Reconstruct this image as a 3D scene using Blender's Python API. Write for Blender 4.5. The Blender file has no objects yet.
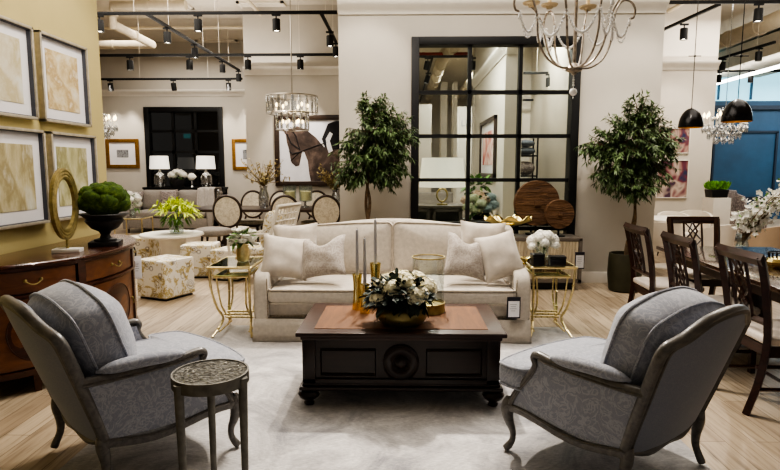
import bpy, bmesh, math, random
from mathutils import Vector as V, Matrix as M, noise as NZ
PI = math.pi
sin, cos = math.sin, math.cos
rnd = random.Random(11)
sc = bpy.context.scene
col = sc.collection

# ------------------------------------------------------------------ camera
F = 563.0
CX, CY = 390.0, 235.0
PITCH = math.atan(66 / 563)
YAW = math.atan(11 / 563)
EYE = V((0, 0, 1.5))
CAM = M.Translation(EYE) @ M.Rotation(YAW, 4, 'Z') @ M.Rotation(PI / 2 - PITCH, 4, 'X')
cd = bpy.data.cameras.new('camera')
cam = bpy.data.objects.new('camera', cd)
col.objects.link(cam)
cam.matrix_world = CAM
cd.sensor_width = 36
cd.lens = F / 780 * 36
cd.clip_end = 100
sc.camera = cam


def P(px, py, Y=None, z=None, X=None):
    """point of the place seen at a photo pixel, on a plane Y=, z= or X="""
    d = CAM.to_3x3() @ V(((px - CX) / F, -(py - CY) / F, -1))
    t = Y / d.y if Y is not None else ((z - 1.5) / d.z if z is not None else X / d.x)
    return EYE + d * t


# ------------------------------------------------------------------ materials
def lin(c):
    def f(v):
        v = v / 255
        return v / 12.92 if v <= 0.04045 else ((v + 0.055) / 1.055) ** 2.4
    return (f(c[0]), f(c[1]), f(c[2]), 1)


class NT:
    def __init__(s, name):
        s.m = bpy.data.materials.new(name)
        s.m.use_nodes = True
        s.t = s.m.node_tree
        s.b = s.t.nodes['Principled BSDF']
        s.o = s.t.nodes['Material Output']

    def n(s, typ, **kw):
        nd = s.t.nodes.new('ShaderNode' + typ)
        for k, v in kw.items():
            if k.startswith('i_'):
                key = k[2:].replace('_', ' ')
                nd.inputs[int(key) if key.isdigit() else key].default_value = v
            else:
                setattr(nd, k, v)
        return nd

    def l(s, a, b):
        s.t.links.new(a, b)

    def coord(s, scale=(1, 1, 1), rot=(0, 0, 0)):
        tc = s.n('TexCoord')
        mp = s.n('Mapping')
        mp.inputs['Scale'].default_value = scale
        mp.inputs['Rotation'].default_value = rot
        s.l(tc.outputs['Object'], mp.inputs['Vector'])
        return mp.outputs['Vector']

    def ramp(s, fac, stops, interp='LINEAR'):
        r = s.n('ValToRGB')
        r.color_ramp.interpolation = interp
        e = r.color_ramp.elements
        while len(e) < len(stops):
            e.new(0.5)
        for i, (p, c) in enumerate(stops):
            e[i].position = p
            e[i].color = lin(c) if len(c) == 3 else c
        s.l(fac, r.inputs['Fac'])
        return r.outputs['Color']

    def mix(s, fac, a, b, mode='MIX'):
        m = s.n('Mix', data_type='RGBA', blend_type=mode)
        for sock, v in ((0, fac), (6, a), (7, b)):
            if hasattr(v, 'links'):
                s.l(v, m.inputs[sock])
            elif sock == 0:
                m.inputs[0].default_value = v
            else:
                m.inputs[sock].default_value = lin(v)
        return m.outputs[2]

    def bump(s, h, strength=.3, dist=.01):
        b = s.n('Bump')
        b.inputs['Strength'].default_value = strength
        b.inputs['Distance'].default_value = dist
        s.l(h, b.inputs['Height'])
        s.l(b.outputs['Normal'], s.b.inputs['Normal'])

    def noise(s, vec, scale, detail=3, rough=.5, dist=0):
        n = s.n('TexNoise')
        n.inputs['Scale'].default_value = scale
        n.inputs['Detail'].default_value = detail
        n.inputs['Roughness'].default_value = rough
        n.inputs['Distortion'].default_value = dist
        s.l(vec, n.inputs['Vector'])
        return n.outputs['Fac']


def mul(c, k):
    return tuple(min(255, max(0, v * k)) for v in c)


_mats = {}


def mat(name, rgb, rough=.6, metal=0, var=.12, scale=7, bump=0, bscale=80, stretch=(1, 1, 1), emit=0, sheen=0, coat=0, spec=.5):
    if name in _mats:
        return _mats[name]
    t = NT(name)
    v = t.coord(stretch)
    f = t.noise(v, scale, 4, .6)
    c = t.ramp(f, [(.3, mul(rgb, 1 - var)), (.7, mul(rgb, 1 + var))])
    t.l(c, t.b.inputs['Base Color'])
    t.b.inputs['Roughness'].default_value = rough
    t.b.inputs['Metallic'].default_value = metal
    t.b.inputs['Specular IOR Level'].default_value = spec
    if sheen:
        t.b.inputs['Sheen Weight'].default_value = sheen
    if coat:
        t.b.inputs['Coat Weight'].default_value = coat
        t.b.inputs['Coat Roughness'].default_value = .15
    if bump:
        t.bump(t.noise(v, bscale, 2), bump, .004)
    if emit:
        t.b.inputs['Emission Color'].default_value = lin(rgb)
        t.b.inputs['Emission Strength'].default_value = emit
    _mats[name] = t.m
    return t.m


def glass_mat(name, tint=(245, 250, 250), gloss=.10, rough=.02):
    t = NT(name)
    tr = t.n('BsdfTransparent')
    tr.inputs[0].default_value = lin(tint)
    gl = t.n('BsdfGlossy')
    gl.inputs['Roughness'].default_value = rough
    lw = t.n('LayerWeight')
    lw.inputs['Blend'].default_value = .35
    mx = t.n('MixShader')
    mt = t.n('Math', operation='MULTIPLY_ADD')
    mt.inputs[1].default_value = .55
    mt.inputs[2].default_value = gloss
    mt.use_clamp = True
    t.l(lw.outputs['Facing'], mt.inputs[0])
    t.l(mt.outputs[0], mx.inputs[0])
    t.l(tr.outputs[0], mx.inputs[1])
    t.l(gl.outputs[0], mx.inputs[2])
    t.l(mx.outputs[0], t.o.inputs['Surface'])
    return t.m


def art_mat(name, stops, scale=5, dist=1.5, stretch=(1, 1, 1), rough=.75, detail=5):
    t = NT(name)
    v = t.coord(stretch)
    f = t.noise(v, scale, detail, .6, dist)
    t.l(t.ramp(f, stops), t.b.inputs['Base Color'])
    t.b.inputs['Roughness'].default_value = rough
    return t.m


def wood_mat(name, dark, light, rough=.35, stretch=(1, 12, 12), scale=3, coat=.3):
    t = NT(name)
    v = t.coord(stretch)
    f = t.noise(v, scale, 5, .6, .8)
    t.l(t.ramp(f, [(.3, dark), (.72, light)]), t.b.inputs['Base Color'])
    t.b.inputs['Roughness'].default_value = rough
    t.b.inputs['Coat Weight'].default_value = coat
    t.b.inputs['Coat Roughness'].default_value = .2
    return t.m


# floor: oak planks running away from the camera
def floor_mat():
    t = NT('oak_planks')
    v = t.coord((1, 1, 1), (0, 0, PI / 2))
    br = t.n('TexBrick')
    br.offset = .37
    br.inputs['Scale'].default_value = 1
    br.inputs['Brick Width'].default_value = 1.5
    br.inputs['Row Height'].default_value = .15
    br.inputs['Mortar Size'].default_value = .0022
    br.inputs['Color1'].default_value = lin((172, 156, 136))
    br.inputs['Color2'].default_value = lin((200, 186, 166))
    br.inputs['Mortar'].default_value = lin((118, 104, 88))
    t.l(v, br.inputs['Vector'])
    g = t.noise(t.coord((9, .55, 1)), 3.2, 6, .65, .6)
    gc = t.ramp(g, [(.25, (150, 140, 128)), (.5, (232, 228, 222)), (.8, (255, 252, 246))])
    t.l(t.mix(1, br.outputs['Color'], gc, 'MULTIPLY'), t.b.inputs['Base Color'])
    t.b.inputs['Roughness'].default_value = .42
    return t.m


def rug_mat():
    t = NT('distressed_grey_rug')
    v = t.coord()
    a = t.noise(v, 2.2, 8, .72, 1.2)
    b = t.noise(t.coord((6, 30, 1)), 5, 4, .7)
    ca = t.ramp(a, [(.3, (138, 138, 142)), (.47, (190, 187, 186)), (.62, (222, 219, 216))])
    cb = t.ramp(b, [(.3, (186, 186, 190)), (.65, (255, 255, 255))])
    t.l(t.mix(.8, ca, cb, 'MULTIPLY'), t.b.inputs['Base Color'])
    t.b.inputs['Roughness'].default_value = .9
    t.b.inputs['Sheen Weight'].default_value = .3
    t.bump(t.noise(v, 180, 2), .3, .004)
    return t.m


def damask(name, lo, hi, scale=9, rough=.7):
    t = NT(name)
    v = t.coord()
    n1 = t.noise(v, scale, 2, .4, 2.6)
    c = t.ramp(n1, [(.44, lo), (.5, mul(hi, .97)), (.56, hi), (.6, lo)])
    f = t.noise(v, 240, 2)
    c2 = t.mix(.5, c, t.ramp(f, [(.3, (205, 205, 205)), (.7, (255, 255, 255))]), 'MULTIPLY')
    t.l(c2, t.b.inputs['Base Color'])
    t.b.inputs['Roughness'].default_value = rough
    t.b.inputs['Sheen Weight'].default_value = .35
    t.b.inputs['Sheen Roughness'].default_value = .4
    t.bump(f, .15, .003)
    return t.m


def floral(name, base, c1, c2, scale=6):
    t = NT(name)
    v = t.coord()
    n1 = t.noise(v, scale, 5, .7, 1.2)
    c = t.ramp(n1, [(.36, base), (.50, base), (.54, c1), (.60, mul(c1, .9)), (.63, base), (.7, mul(base, .78))])
    vo = t.n('TexVoronoi', feature='F1')
    vo.inputs['Scale'].default_value = scale * .75
    t.l(v, vo.inputs['Vector'])
    w = t.n('Math', operation='SINE')
    k = t.n('Math', operation='MULTIPLY')
    k.inputs[1].default_value = 42
    t.l(vo.outputs['Distance'], k.inputs[0])
    t.l(k.outputs[0], w.inputs[0])
    lt = t.n('Math', operation='LESS_THAN')
    lt.inputs[1].default_value = .36
    t.l(vo.outputs['Distance'], lt.inputs[0])
    gt = t.n('Math', operation='GREATER_THAN')
    gt.inputs[1].default_value = .1
    t.l(w.outputs[0], gt.inputs[0])
    m2 = t.n('Math', operation='MULTIPLY')
    t.l(lt.outputs[0], m2.inputs[0])
    t.l(gt.outputs[0], m2.inputs[1])
    n3 = t.noise(v, scale * 4, 3, .6)
    m3 = t.n('Math', operation='MULTIPLY')
    t.l(m2.outputs[0], m3.inputs[0])
    t.l(n3, m3.inputs[1])
    t.l(t.mix(m3.outputs[0], c, c2), t.b.inputs['Base Color'])
    t.b.inputs['Roughness'].default_value = .8
    return t.m


def moss_mat():
    t = NT('moss')
    v = t.coord()
    n = t.noise(v, 26, 5, .7)
    t.l(t.ramp(n, [(.3, (36, 54, 20)), (.55, (80, 104, 40)), (.75, (134, 150, 70))]), t.b.inputs['Base Color'])
    t.b.inputs['Roughness'].default_value = .95
    t.bump(t.noise(v, 90, 3, .7), .9, .012)
    return t.m


def hammered(name, rgb):
    t = NT(name)
    v = t.coord((.55, 1, 1))
    vo = t.n('TexVoronoi', feature='SMOOTH_F1')
    vo.inputs['Scale'].default_value = 85
    t.l(v, vo.inputs['Vector'])
    t.l(t.ramp(vo.outputs['Distance'], [(.1, mul(rgb, .75)), (.5, mul(rgb, 1.25))]), t.b.inputs['Base Color'])
    t.b.inputs['Metallic'].default_value = .85
    t.b.inputs['Roughness'].default_value = .3
    t.bump(vo.outputs['Distance'], .7, .012)
    return t.m


def log_mat():
    t = NT('weathered_log_wood')
    v = t.coord((1, 1, 14))
    n = t.noise(v, 4, 6, .7, 1)
    t.l(t.ramp(n, [(.28, (44, 30, 20)), (.5, (104, 74, 50)), (.75, (160, 124, 90))]), t.b.inputs['Base Color'])
    t.b.inputs['Roughness'].default_value = .75
    t.bump(n, .8, .02)
    return t.m


M_floor = floor_mat()
M_rug = rug_mat()
M_wall = mat('warm_white_paint', (210, 203, 192), .85, var=.015, scale=2)
M_wallgrey = mat('greige_paint', (193, 187, 177), .85, var=.015, scale=2)
M_mustard = mat('olive_mustard_paint', (186, 173, 124), .85, var=.02, scale=2)
M_trim = mat('trim_white_paint', (232, 227, 218), .6, var=.01)
M_ceil = mat('beige_ceiling_paint', (214, 206, 192), .9, var=.02)
M_black = mat('black_frame', (10, 10, 12), .5, var=.1)
M_blackm = mat('black_metal', (10, 10, 11), .6, var=.1)
M_sofa = mat('oatmeal_linen', (187, 179, 168), .85, var=.05, scale=30, bump=.25, bscale=320, sheen=.3)
M_sofad = mat('oatmeal_linen_piping', (176, 166, 153), .85, var=.05, scale=30)
M_nail = mat('antique_nickel_nail', (150, 138, 120), .35, .9)
M_pillow = mat('cream_silk', (190, 181, 170), .6, var=.05, scale=14, sheen=.3)
M_velvet = damask('crushed_taupe_velvet', (168, 158, 149), (192, 183, 174), 16, .55)
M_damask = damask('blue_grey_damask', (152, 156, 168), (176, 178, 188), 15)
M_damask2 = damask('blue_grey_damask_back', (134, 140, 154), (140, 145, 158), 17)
M_chwood = wood_mat('grey_washed_wood', (82, 80, 78), (116, 112, 108), .38)
M_esp = wood_mat('espresso_wood', (24, 13, 10), (44, 25, 19), .3, coat=.1)
M_esptop = wood_mat('espresso_top', (40, 24, 19), (66, 40, 31), .36, coat=.1)
M_inlay = wood_mat('walnut_veneer', (88, 54, 27), (116, 76, 40), .7, (12, 2, 1), 2, 0)
M_mahog = wood_mat('mahogany', (48, 24, 16), (84, 44, 27), .3, (2, 2, 9), 2)
M_mahtop = wood_mat('mahogany_top', (56, 28, 18), (96, 52, 33), .22, (10, 1.2, 1), 2, .6)
M_mahlt = wood_mat('figured_mahogany_panel', (92, 54, 33), (130, 82, 50), .35, (3, 3, 8), 2)
M_gold = mat('polished_gold', (246, 224, 160), .17, 1, var=.08, scale=20)
M_brass = mat('champagne_brass', (224, 208, 160), .32, 1, var=.08, scale=30)
M_ring = mat('antique_gold_leaf', (158, 144, 98), .5, .7, var=.15, scale=24, bump=.4)
M_marble = mat('white_marble', (232, 230, 226), .3, var=.04)
M_urn = mat('dark_pewter_urn', (44, 43, 44), .5, .3, var=.25, scale=20, bump=.5, bscale=50)
M_moss = moss_mat()
M_hammer = hammered('hammered_pewter', (70, 68, 62))
M_pewter = mat('dark_pewter', (112, 110, 104), .5, .6, var=.12, scale=18)
M_tree = mat('olive_leaf', (80, 98, 62), .5, var=.35, scale=6)
M_bark = mat('bark', (98, 80, 60), .9, var=.25, scale=20, bump=.6)
M_pot = mat('dark_olive_pot', (58, 56, 40), .55, var=.1)
M_soil = mat('soil', (40, 30, 22), .95, var=.3, scale=40)
M_petal = mat('cream_petal', (236, 229, 198), .7, var=.05, scale=20)
M_petalw = mat('white_petal', (244, 242, 234), .7, var=.03, scale=20)
M_petalb = mat('dusty_blue_petal', (168, 182, 182), .7, var=.12, scale=9)
M_petalp = mat('peach_petal', (216, 184, 158), .7, var=.1, scale=9)
M_petalg = mat('sage_petal', (190, 194, 160), .7, var=.1, scale=9)
M_dkleaf = mat('dark_leaf', (40, 54, 48), .55, var=.35, scale=20)
M_leaf = mat('fresh_leaf', (84, 120, 52), .6, var=.25, scale=16)
M_lime = mat('lime_lily', (194, 208, 84), .6, var=.15, scale=20)
M_twig = mat('dry_twig', (112, 92, 66), .9, var=.2, scale=20)
M_candle = mat('grey_wax', (176, 176, 182), .5, var=.03)
M_cream = mat('ivory_wax', (240, 222, 170), .5, var=.03)
M_wick = mat('wick', (60, 55, 50), .9)
M_bowl = mat('olive_gold_bowl', (134, 122, 80), .35, .6, var=.15, scale=14)
M_glass = glass_mat('clear_glass', gloss=.06)
M_pane = glass_mat('window_glass', (240, 246, 244), gloss=.02)
M_paned = glass_mat('dark_window_glass', (150, 150, 150), gloss=.06)
M_mirror = glass_mat('table_glass', (200, 215, 205), gloss=.25)
M_ottoman = floral('floral_linen', (228, 224, 214), (190, 172, 116), (92, 90, 104), 9)
M_greyfab = mat('taupe_weave', (150, 143, 136), .9, var=.08, scale=50, bump=.3, bscale=300)
M_greyp = damask('mauve_print', (110, 96, 96), (190, 180, 172), 20, .8)
M_throw = mat('pale_throw', (188, 182, 176), .9, var=.08, scale=40, bump=.4)
M_shade = mat('white_lamp_shade', (250, 246, 236), .8, var=.01, emit=.55)
M_shade2 = mat('linen_lamp_shade', (232, 222, 202), .8, var=.01, emit=.6)
M_tuft = floral('tufted_cream', (220, 212, 196), (206, 196, 176), (190, 178, 158), 16)
M_ovalw = wood_mat('dark_walnut_frame', (40, 28, 22), (66, 48, 38), .4)
M_dkwood = wood_mat('dark_cherry_wood', (36, 18, 14), (64, 32, 24), .3)
M_dtop = wood_mat('glossy_table_top', (54, 34, 26), (84, 54, 40), .04, (10, 1, 1), 2, 1)
M_seat = mat('ivory_seat', (210, 200, 190), .85, var=.04, scale=40)
M_white = mat('white_lacquer', (238, 234, 226), .4, var=.01)
M_tub = mat('ivory_leather', (228, 220, 208), .55, var=.02)
M_tub2 = mat('beige_leather', (196, 174, 150), .55, var=.02)
M_fluted = mat('greige_oak', (176, 164, 142), .5, var=.1, scale=4, stretch=(8, 8, 1))
M_flutedk = mat('taupe_oak_case', (104, 96, 88), .5, var=.08, scale=4, stretch=(2, 8, 8))
M_log = log_mat()
M_goldfr = mat('gilded_frame', (150, 112, 56), .4, .7, var=.15, scale=30)
M_silver = mat('champagne_silver_frame', (196, 188, 172), .4, .5, var=.06, scale=20)
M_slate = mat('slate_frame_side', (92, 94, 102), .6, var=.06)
M_mat = mat('white_picture_mount', (222, 220, 222), .9, var=.01)
M_tagw = mat('white_tag_card', (236, 236, 240), .7, var=.01)
M_tagd = mat('dark_tag_card', (42, 40, 50), .7, var=.05)
M_line = mat('grey_print', (150, 150, 156), .8)
M_blue = mat('deep_blue_panel', (54, 88, 116), .5, var=.06, scale=2)
M_blued = mat('navy_panel', (42, 56, 72), .5, var=.06)
M_cyan = mat('pale_blue_glow', (140, 196, 214), .6, var=.03, emit=1.3)  # emission stands in for strip light falling on the upper mall wall
M_lampw = mat('white_light_panel', (255, 252, 244), .5, var=0, emit=6)
M_lens = mat('lit_lens', (255, 244, 222), .5, var=0, emit=14)
M_bulb = mat('warm_bulb', (255, 226, 170), .5, var=0, emit=5)
M_teal = mat('teal_reflection', (60, 190, 190), .5, var=0, emit=1.0)  # glow imitates a reflected exit sign in the dark glass
M_crystal = glass_mat('crystal', (235, 238, 240), gloss=.35, rough=.05)
M_bead = mat('clear_bead', (244, 242, 240), .12, .0, var=.06, scale=90)
M_chrome = mat('satin_nickel', (178, 172, 162), .28, 1, var=.05)
M_antsilver = mat('antique_silver_leaf', (164, 154, 142), .4, .7, var=.25, scale=30)
M_dome = mat('black_dome_shade', (26, 24, 24), .25, .5, var=.3, scale=30)
M_domein = mat('gilt_dome_inside', (200, 150, 50), .4, .8, var=.1)
M_duct = mat('painted_duct', (206, 194, 172), .7, var=.03)
M_vent = mat('vent_grille', (226, 218, 204), .7, var=.03)
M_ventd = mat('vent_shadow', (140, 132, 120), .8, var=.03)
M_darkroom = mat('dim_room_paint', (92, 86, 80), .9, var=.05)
M_bkbox = mat('black_box', (18, 18, 22), .3, var=.1)
M_iron = mat('black_iron', (24, 22, 22), .5, .3, var=.1)
M_lattice = mat('white_lattice', (220, 214, 202), .6, var=.03)


# ------------------------------------------------------------------ mesh builder
class B:
    def __init__(s):
        s.bm = bmesh.new()
        s.k = 0

    def _face(s, vs):
        try:
            f = s.bm.faces.new(vs)
            f.material_index = s.k
            return f
        except ValueError:
            return None

    def box(s, c, d, rz=0, bev=0, rot=None, seg=2):
        m = M.Translation(c) @ (rot.to_4x4() if rot is not None else M.Rotation(rz, 4, 'Z')) @ M.Diagonal((d[0], d[1], d[2], 1))
        r = bmesh.ops.create_cube(s.bm, size=1, matrix=m)
        fs = set(f for v in r['verts'] for f in v.link_faces)
        for f in fs:
            f.material_index = s.k
        if bev:
            es = list(set(e for v in r['verts'] for e in v.link_edges))
            bmesh.ops.bevel(s.bm, geom=es, offset=bev, segments=seg, affect='EDGES', profile=.6)
        return s

    def tube(s, pts, r, n=8, closed=False, cap=True, sq=(1, 1), up=(0, 0, 1)):
        pts = [V(p) for p in pts]
        N = len(pts)
        rs = [r] * N if not hasattr(r, '__len__') else r
        rings = []
        last = None
        for i, p in enumerate(pts):
            a = pts[(i - 1) % N] if (closed or i > 0) else p
            b = pts[(i + 1) % N] if (closed or i < N - 1) else p
            t = (b - a)
            if t.length < 1e-9:
                t = V((0, 0, 1))
            t.normalize()
            if last is None:
                u = V(up)
                if abs(u.dot(t)) > .95:
                    u = V((0, 1, 0)) if abs(t.y) < .9 else V((1, 0, 0))
                n1 = u.cross(t).normalized()
            else:
                n1 = (last - t * last.dot(t))
                n1 = n1.normalized() if n1.length > 1e-6 else t.orthogonal().normalized()
            last = n1
            n2 = t.cross(n1)
            rings.append([s.bm.verts.new(p + n1 * (cos(2 * PI * k / n) * rs[i] * sq[0]) + n2 * (sin(2 * PI * k / n) * rs[i] * sq[1])) for k in range(n)])
        for i in range(N if closed else N - 1):
            A, C = rings[i], rings[(i + 1) % N]
            for k in range(n):
                s._face((A[k], A[(k + 1) % n], C[(k + 1) % n], C[k]))
        if cap and not closed:
            s._face(rings[0][::-1])
            s._face(rings[-1])
        return s

    def lathe(s, prof, n=24, c=(0, 0, 0), rot=None, sc=(1, 1), a0=0, a1=None):
        c = V(c)
        full = a1 is None
        cnt = n if full else n + 1
        rings = []
        for (r, z) in prof:
            if r < 1e-5:
                p = V((0, 0, z))
                rings.append([s.bm.verts.new(c + (rot @ p if rot is not None else p))])
                continue
            ring = []
            for k in range(cnt):
                a = 2 * PI * k / n if full else a0 + (a1 - a0) * k / n
                p = V((r * cos(a) * sc[0], r * sin(a) * sc[1], z))
                ring.append(s.bm.verts.new(c + (rot @ p if rot is not None else p)))
            rings.append(ring)
        for A, C in zip(rings, rings[1:]):
            for k in range(n):
                k2 = (k + 1) % cnt
                if len(A) == 1 and len(C) == 1:
                    continue
                if len(A) == 1:
                    s._face((A[0], C[k2], C[k]))
                elif len(C) == 1:
                    s._face((A[k], A[k2], C[0]))
                else:
                    s._face((A[k], A[k2], C[k2], C[k]))
        return s

    def prism(s, pts, a, b, axis='Z', bev=0):
        """extrude a 2-D polygon from a to b along an axis (X: pts are y,z; Y: x,z; Z: x,y)"""
        def q(p, h):
            return {'X': (h, p[0], p[1]), 'Y': (p[0], h, p[1]), 'Z': (p[0], p[1], h)}[axis]
        lo = [s.bm.verts.new(q(p, a)) for p in pts]
        hi = [s.bm.verts.new(q(p, b)) for p in pts]
        n = len(pts)
        fs = [s._face(lo[::-1]), s._face(hi)]
        for i in range(n):
            fs.append(s._face((lo[i], lo[(i + 1) % n], hi[(i + 1) % n], hi[i])))
        bmesh.ops.recalc_face_normals(s.bm, faces=[f for f in fs if f])
        if bev:
            es = list(set(e for f in fs[:2] if f for e in f.edges))
            bmesh.ops.bevel(s.bm, geom=es, offset=bev, segments=3, affect='EDGES', profile=.6)
        return s

    def grid(s, fn, nu, nv, cu=False, cv=False):
        vs = [[s.bm.verts.new(fn(i / nu, j / nv)) for j in range(nv if cv else nv + 1)] for i in range(nu if cu else nu + 1)]
        for i in range(nu):
            for j in range(nv):
                s._face((vs[i][j], vs[(i + 1) % len(vs)][j], vs[(i + 1) % len(vs)][(j + 1) % len(vs[0])], vs[i][(j + 1) % len(vs[0])]))
        return s

    def ball(s, c, r, sub=2, sc=(1, 1, 1), nz=0, nf=8):
        rr = bmesh.ops.create_icosphere(s.bm, subdivisions=sub, radius=1)
        for v in rr['verts']:
            p = v.co.copy()
            k = 1 + (nz * NZ.noise(p * nf + V(c) * 9) if nz else 0)
            v.co = V(c) + V((p.x * sc[0], p.y * sc[1], p.z * sc[2])) * r * k
        for f in set(f for v in rr['verts'] for f in v.link_faces):
            f.material_index = s.k
        return s

    def poly(s, pts):
        s._face([s.bm.verts.new(p) for p in pts])
        return s

    def cushion(s, outline, thick, edge=.55, to=None, nr=7, piping=0, k=3.0):
        """boxed cushion: outline (list of 2-D pts), thickness along the third axis; to maps (u,v,t) -> point"""
        to = to or (lambda u, v, t: (u, v, t))
        cxx = sum(p[0] for p in outline) / len(outline)
        cyy = sum(p[1] for p in outline) / len(outline)
        n = len(outline)
        S = [i / nr for i in range(1, nr + 1)]
        S[-1] = 1.0

        def h(q):
            return thick / 2 * (edge + (1 - edge) * (1 - q ** k))
        rings = []
        top = s.bm.verts.new(to(cxx, cyy, h(0)))
        bot = s.bm.verts.new(to(cxx, cyy, -h(0)))
        for sg in (1, -1):
            seq = S if sg == 1 else S[::-1]
            for q in seq:
                rings.append([s.bm.verts.new(to(cxx + (p[0] - cxx) * q * (.985 if q == 1 else 1), cyy + (p[1] - cyy) * q * (.985 if q == 1 else 1), sg * h(q))) for p in outline])
            if sg == 1:
                for tt in (.6, 0, -.6):
                    rings.append([s.bm.verts.new(to(cxx + (p[0] - cxx) * 1.01, cyy + (p[1] - cyy) * 1.01, tt * h(1))) for p in outline])
        for i in range(n):
            s._face((top, rings[0][i], rings[0][(i + 1) % n]))
            s._face((bot, rings[-1][(i + 1) % n], rings[-1][i]))
        for A, C in zip(rings, rings[1:]):
            for i in range(n):
                s._face((A[i], C[i], C[(i + 1) % n], A[(i + 1) % n]))
        return s

    def leaf(s, p, d, L, w, droop=0):
        d = V(d).normalized()
        sd = d.cross(V((rnd.uniform(-.5, .5), rnd.uniform(-.5, .5), 1))).normalized() * w / 2
        p = V(p)
        a = p + d * L * .35
        b = p + d * L * .7 + V((0, 0, -droop * L * .3))
        e = p + d * L + V((0, 0, -droop * L * .7))
        vs = [s.bm.verts.new(q) for q in (p, a + sd, b + sd * .8, e, b - sd * .8, a - sd)]
        s._face(vs)
        return s

    def out(s, name, mats, parent=None, ang=38, recalc=True, loc=None):
        if recalc:
            bmesh.ops.recalc_face_normals(s.bm, faces=s.bm.faces[:])
        me = bpy.data.meshes.new(name)
        s.bm.to_mesh(me)
        s.bm.free()
        for m in (mats if isinstance(mats, (list, tuple)) else [mats]):
            me.materials.append(m)
        me.shade_smooth()
        me.set_sharp_from_angle(angle=math.radians(ang))
        o = bpy.data.objects.new(name, me)
        col.objects.link(o)
        if parent is not None:
            o.parent = parent
        if loc is not None:
            o.location = loc
        return o


def tag(o, label, cat, group=None):
    o['label'] = label
    o['category'] = cat
    if group:
        o['group'] = group
    return o


def thing(name, label, cat, loc=(0, 0, 0), rz=0, group=None, s=1):
    o = bpy.data.objects.new(name, None)
    o.empty_display_size = .1
    col.objects.link(o)
    o.location = loc
    o.rotation_euler = (0, 0, rz)
    if s != 1:
        o.scale = (s, s, s)
    return tag(o, label, cat, group)


def dup(root, loc, rz=None, label=None, s=None):
    r = root.copy()
    col.objects.link(r)
    r.location = loc
    if rz is not None:
        r.rotation_euler = (0, 0, rz)
    if s:
        r.scale = (s, s, s)
    if label:
        r['label'] = label
    for ch in list(root.children):
        c = ch.copy()
        col.objects.link(c)
        c.parent = r
        for g in list(ch.children):
            d = g.copy()
            col.objects.link(d)
            d.parent = c
    return r


def struct(b, name, mats, loc=None, **kw):
    o = b.out(name, mats, loc=loc, **kw)
    o['kind'] = 'structure'
    return o


def rrect(w, h, r, n=5, cx=0, cy=0):
    """rounded rectangle outline"""
    o = []
    for (sx, sy, a) in ((1, 1, 0), (-1, 1, PI / 2), (-1, -1, PI), (1, -1, 3 * PI / 2)):
        for i in range(n + 1):
            t = a + PI / 2 * i / n
            o.append((cx + sx * (w / 2 - r) + r * cos(t), cy + sy * (h / 2 - r) + r * sin(t)))
    return o


def dens(pts, step):
    """subdivide a closed outline"""
    o = []
    for a, b in zip(pts, pts[1:] + pts[:1]):
        L = math.dist(a, b)
        k = max(1, int(L / step))
        for i in range(k):
            o.append(tuple(a[j] + (b[j] - a[j]) * i / k for j in range(len(a))))
    return o


def spline(pts, k=6):
    """Catmull-Rom through points"""
    pts = [V(p) for p in pts]
    q = [pts[0] * 2 - pts[1]] + pts + [pts[-1] * 2 - pts[-2]]
    o = []
    for i in range(1, len(q) - 2):
        a, b, c, d = q[i - 1:i + 3]
        for j in range(k):
            t = j / k
            o.append(.5 * ((2 * b) + (c - a) * t + (2 * a - 5 * b + 4 * c - d) * t * t + (3 * b - a - 3 * c + d) * t ** 3))
    o.append(pts[-1])
    return o
# ------------------------------------------------------------------ the room
H = 4.85
YW = 7.4            # wall with the big black window
YF = 15.3           # far wall
YH = 12.0           # wall with the horse picture
YR = 11.5           # wall behind the right tree
XL = -2.9           # mustard wall
CR = 3.6            # crown height

b = B()
b.box((2, 11, -.05), (32, 32, .1))
struct(b, 'floor', M_floor)
b = B()
b.box((2, 11, H + .05), (32, 32, .1))
struct(b, 'ceiling', M_ceil)
b = B()
b.box((XL - .08, 2.0, H / 2), (.16, 7.04, H))
struct(b, 'wall_left', M_mustard)


def wall_hole(name, y0, y1, x0, x1, holes, m):
    b = B()
    xs = sorted(set([x0, x1] + [v for h in holes for v in h[:2]]))
    for a, c in zip(xs, xs[1:]):
        hs = [h for h in holes if h[0] <= a + 1e-6 and h[1] >= c - 1e-6]
        if not hs:
            b.box(((a + c) / 2, (y0 + y1) / 2, H / 2), (c - a, y1 - y0, H))
        else:
            h = hs[0]
            b.box(((a + c) / 2, (y0 + y1) / 2, h[2] / 2), (c - a, y1 - y0, h[2]))
            b.box(((a + c) / 2, (y0 + y1) / 2, (h[3] + H) / 2), (c - a, y1 - y0, H - h[3]))
    return struct(b, name, m)


def crown(name, pts, z=CR, m=None):
    """crown moulding swept along plan points"""
    b = B()
    prof = [(0, 0), (.02, 0), (.03, .03), (.06, .06), (.10, .10), (.12, .13), (.12, .16), (0, .16)]
    n = len(pts)
    for (a, c) in zip(pts, pts[1:]):
        a, c = V((a[0], a[1], 0)), V((c[0], c[1], 0))
        d = (c - a).normalized()
        nn = V((d.y, -d.x, 0))
        ring = []
        for p in (a, c):
            ring.append([b.bm.verts.new(p + nn * q[0] + V((0, 0, z - .16 + q[1]))) for q in prof])
        for i in range(len(prof)):
            j = (i + 1) % len(prof)
            b._face((ring[0][i], ring[0][j], ring[1][j], ring[1][i]))
        b._face(ring[0])
        b._face(ring[1][::-1])
    return struct(b, name, m or M_trim)


def skirting(name, x0, x1, y, h=.14):
    b = B()
    b.box(((x0 + x1) / 2, y - .01, h / 2), (x1 - x0, .02, h), bev=.006)
    return struct(b, name, M_trim)


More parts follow.
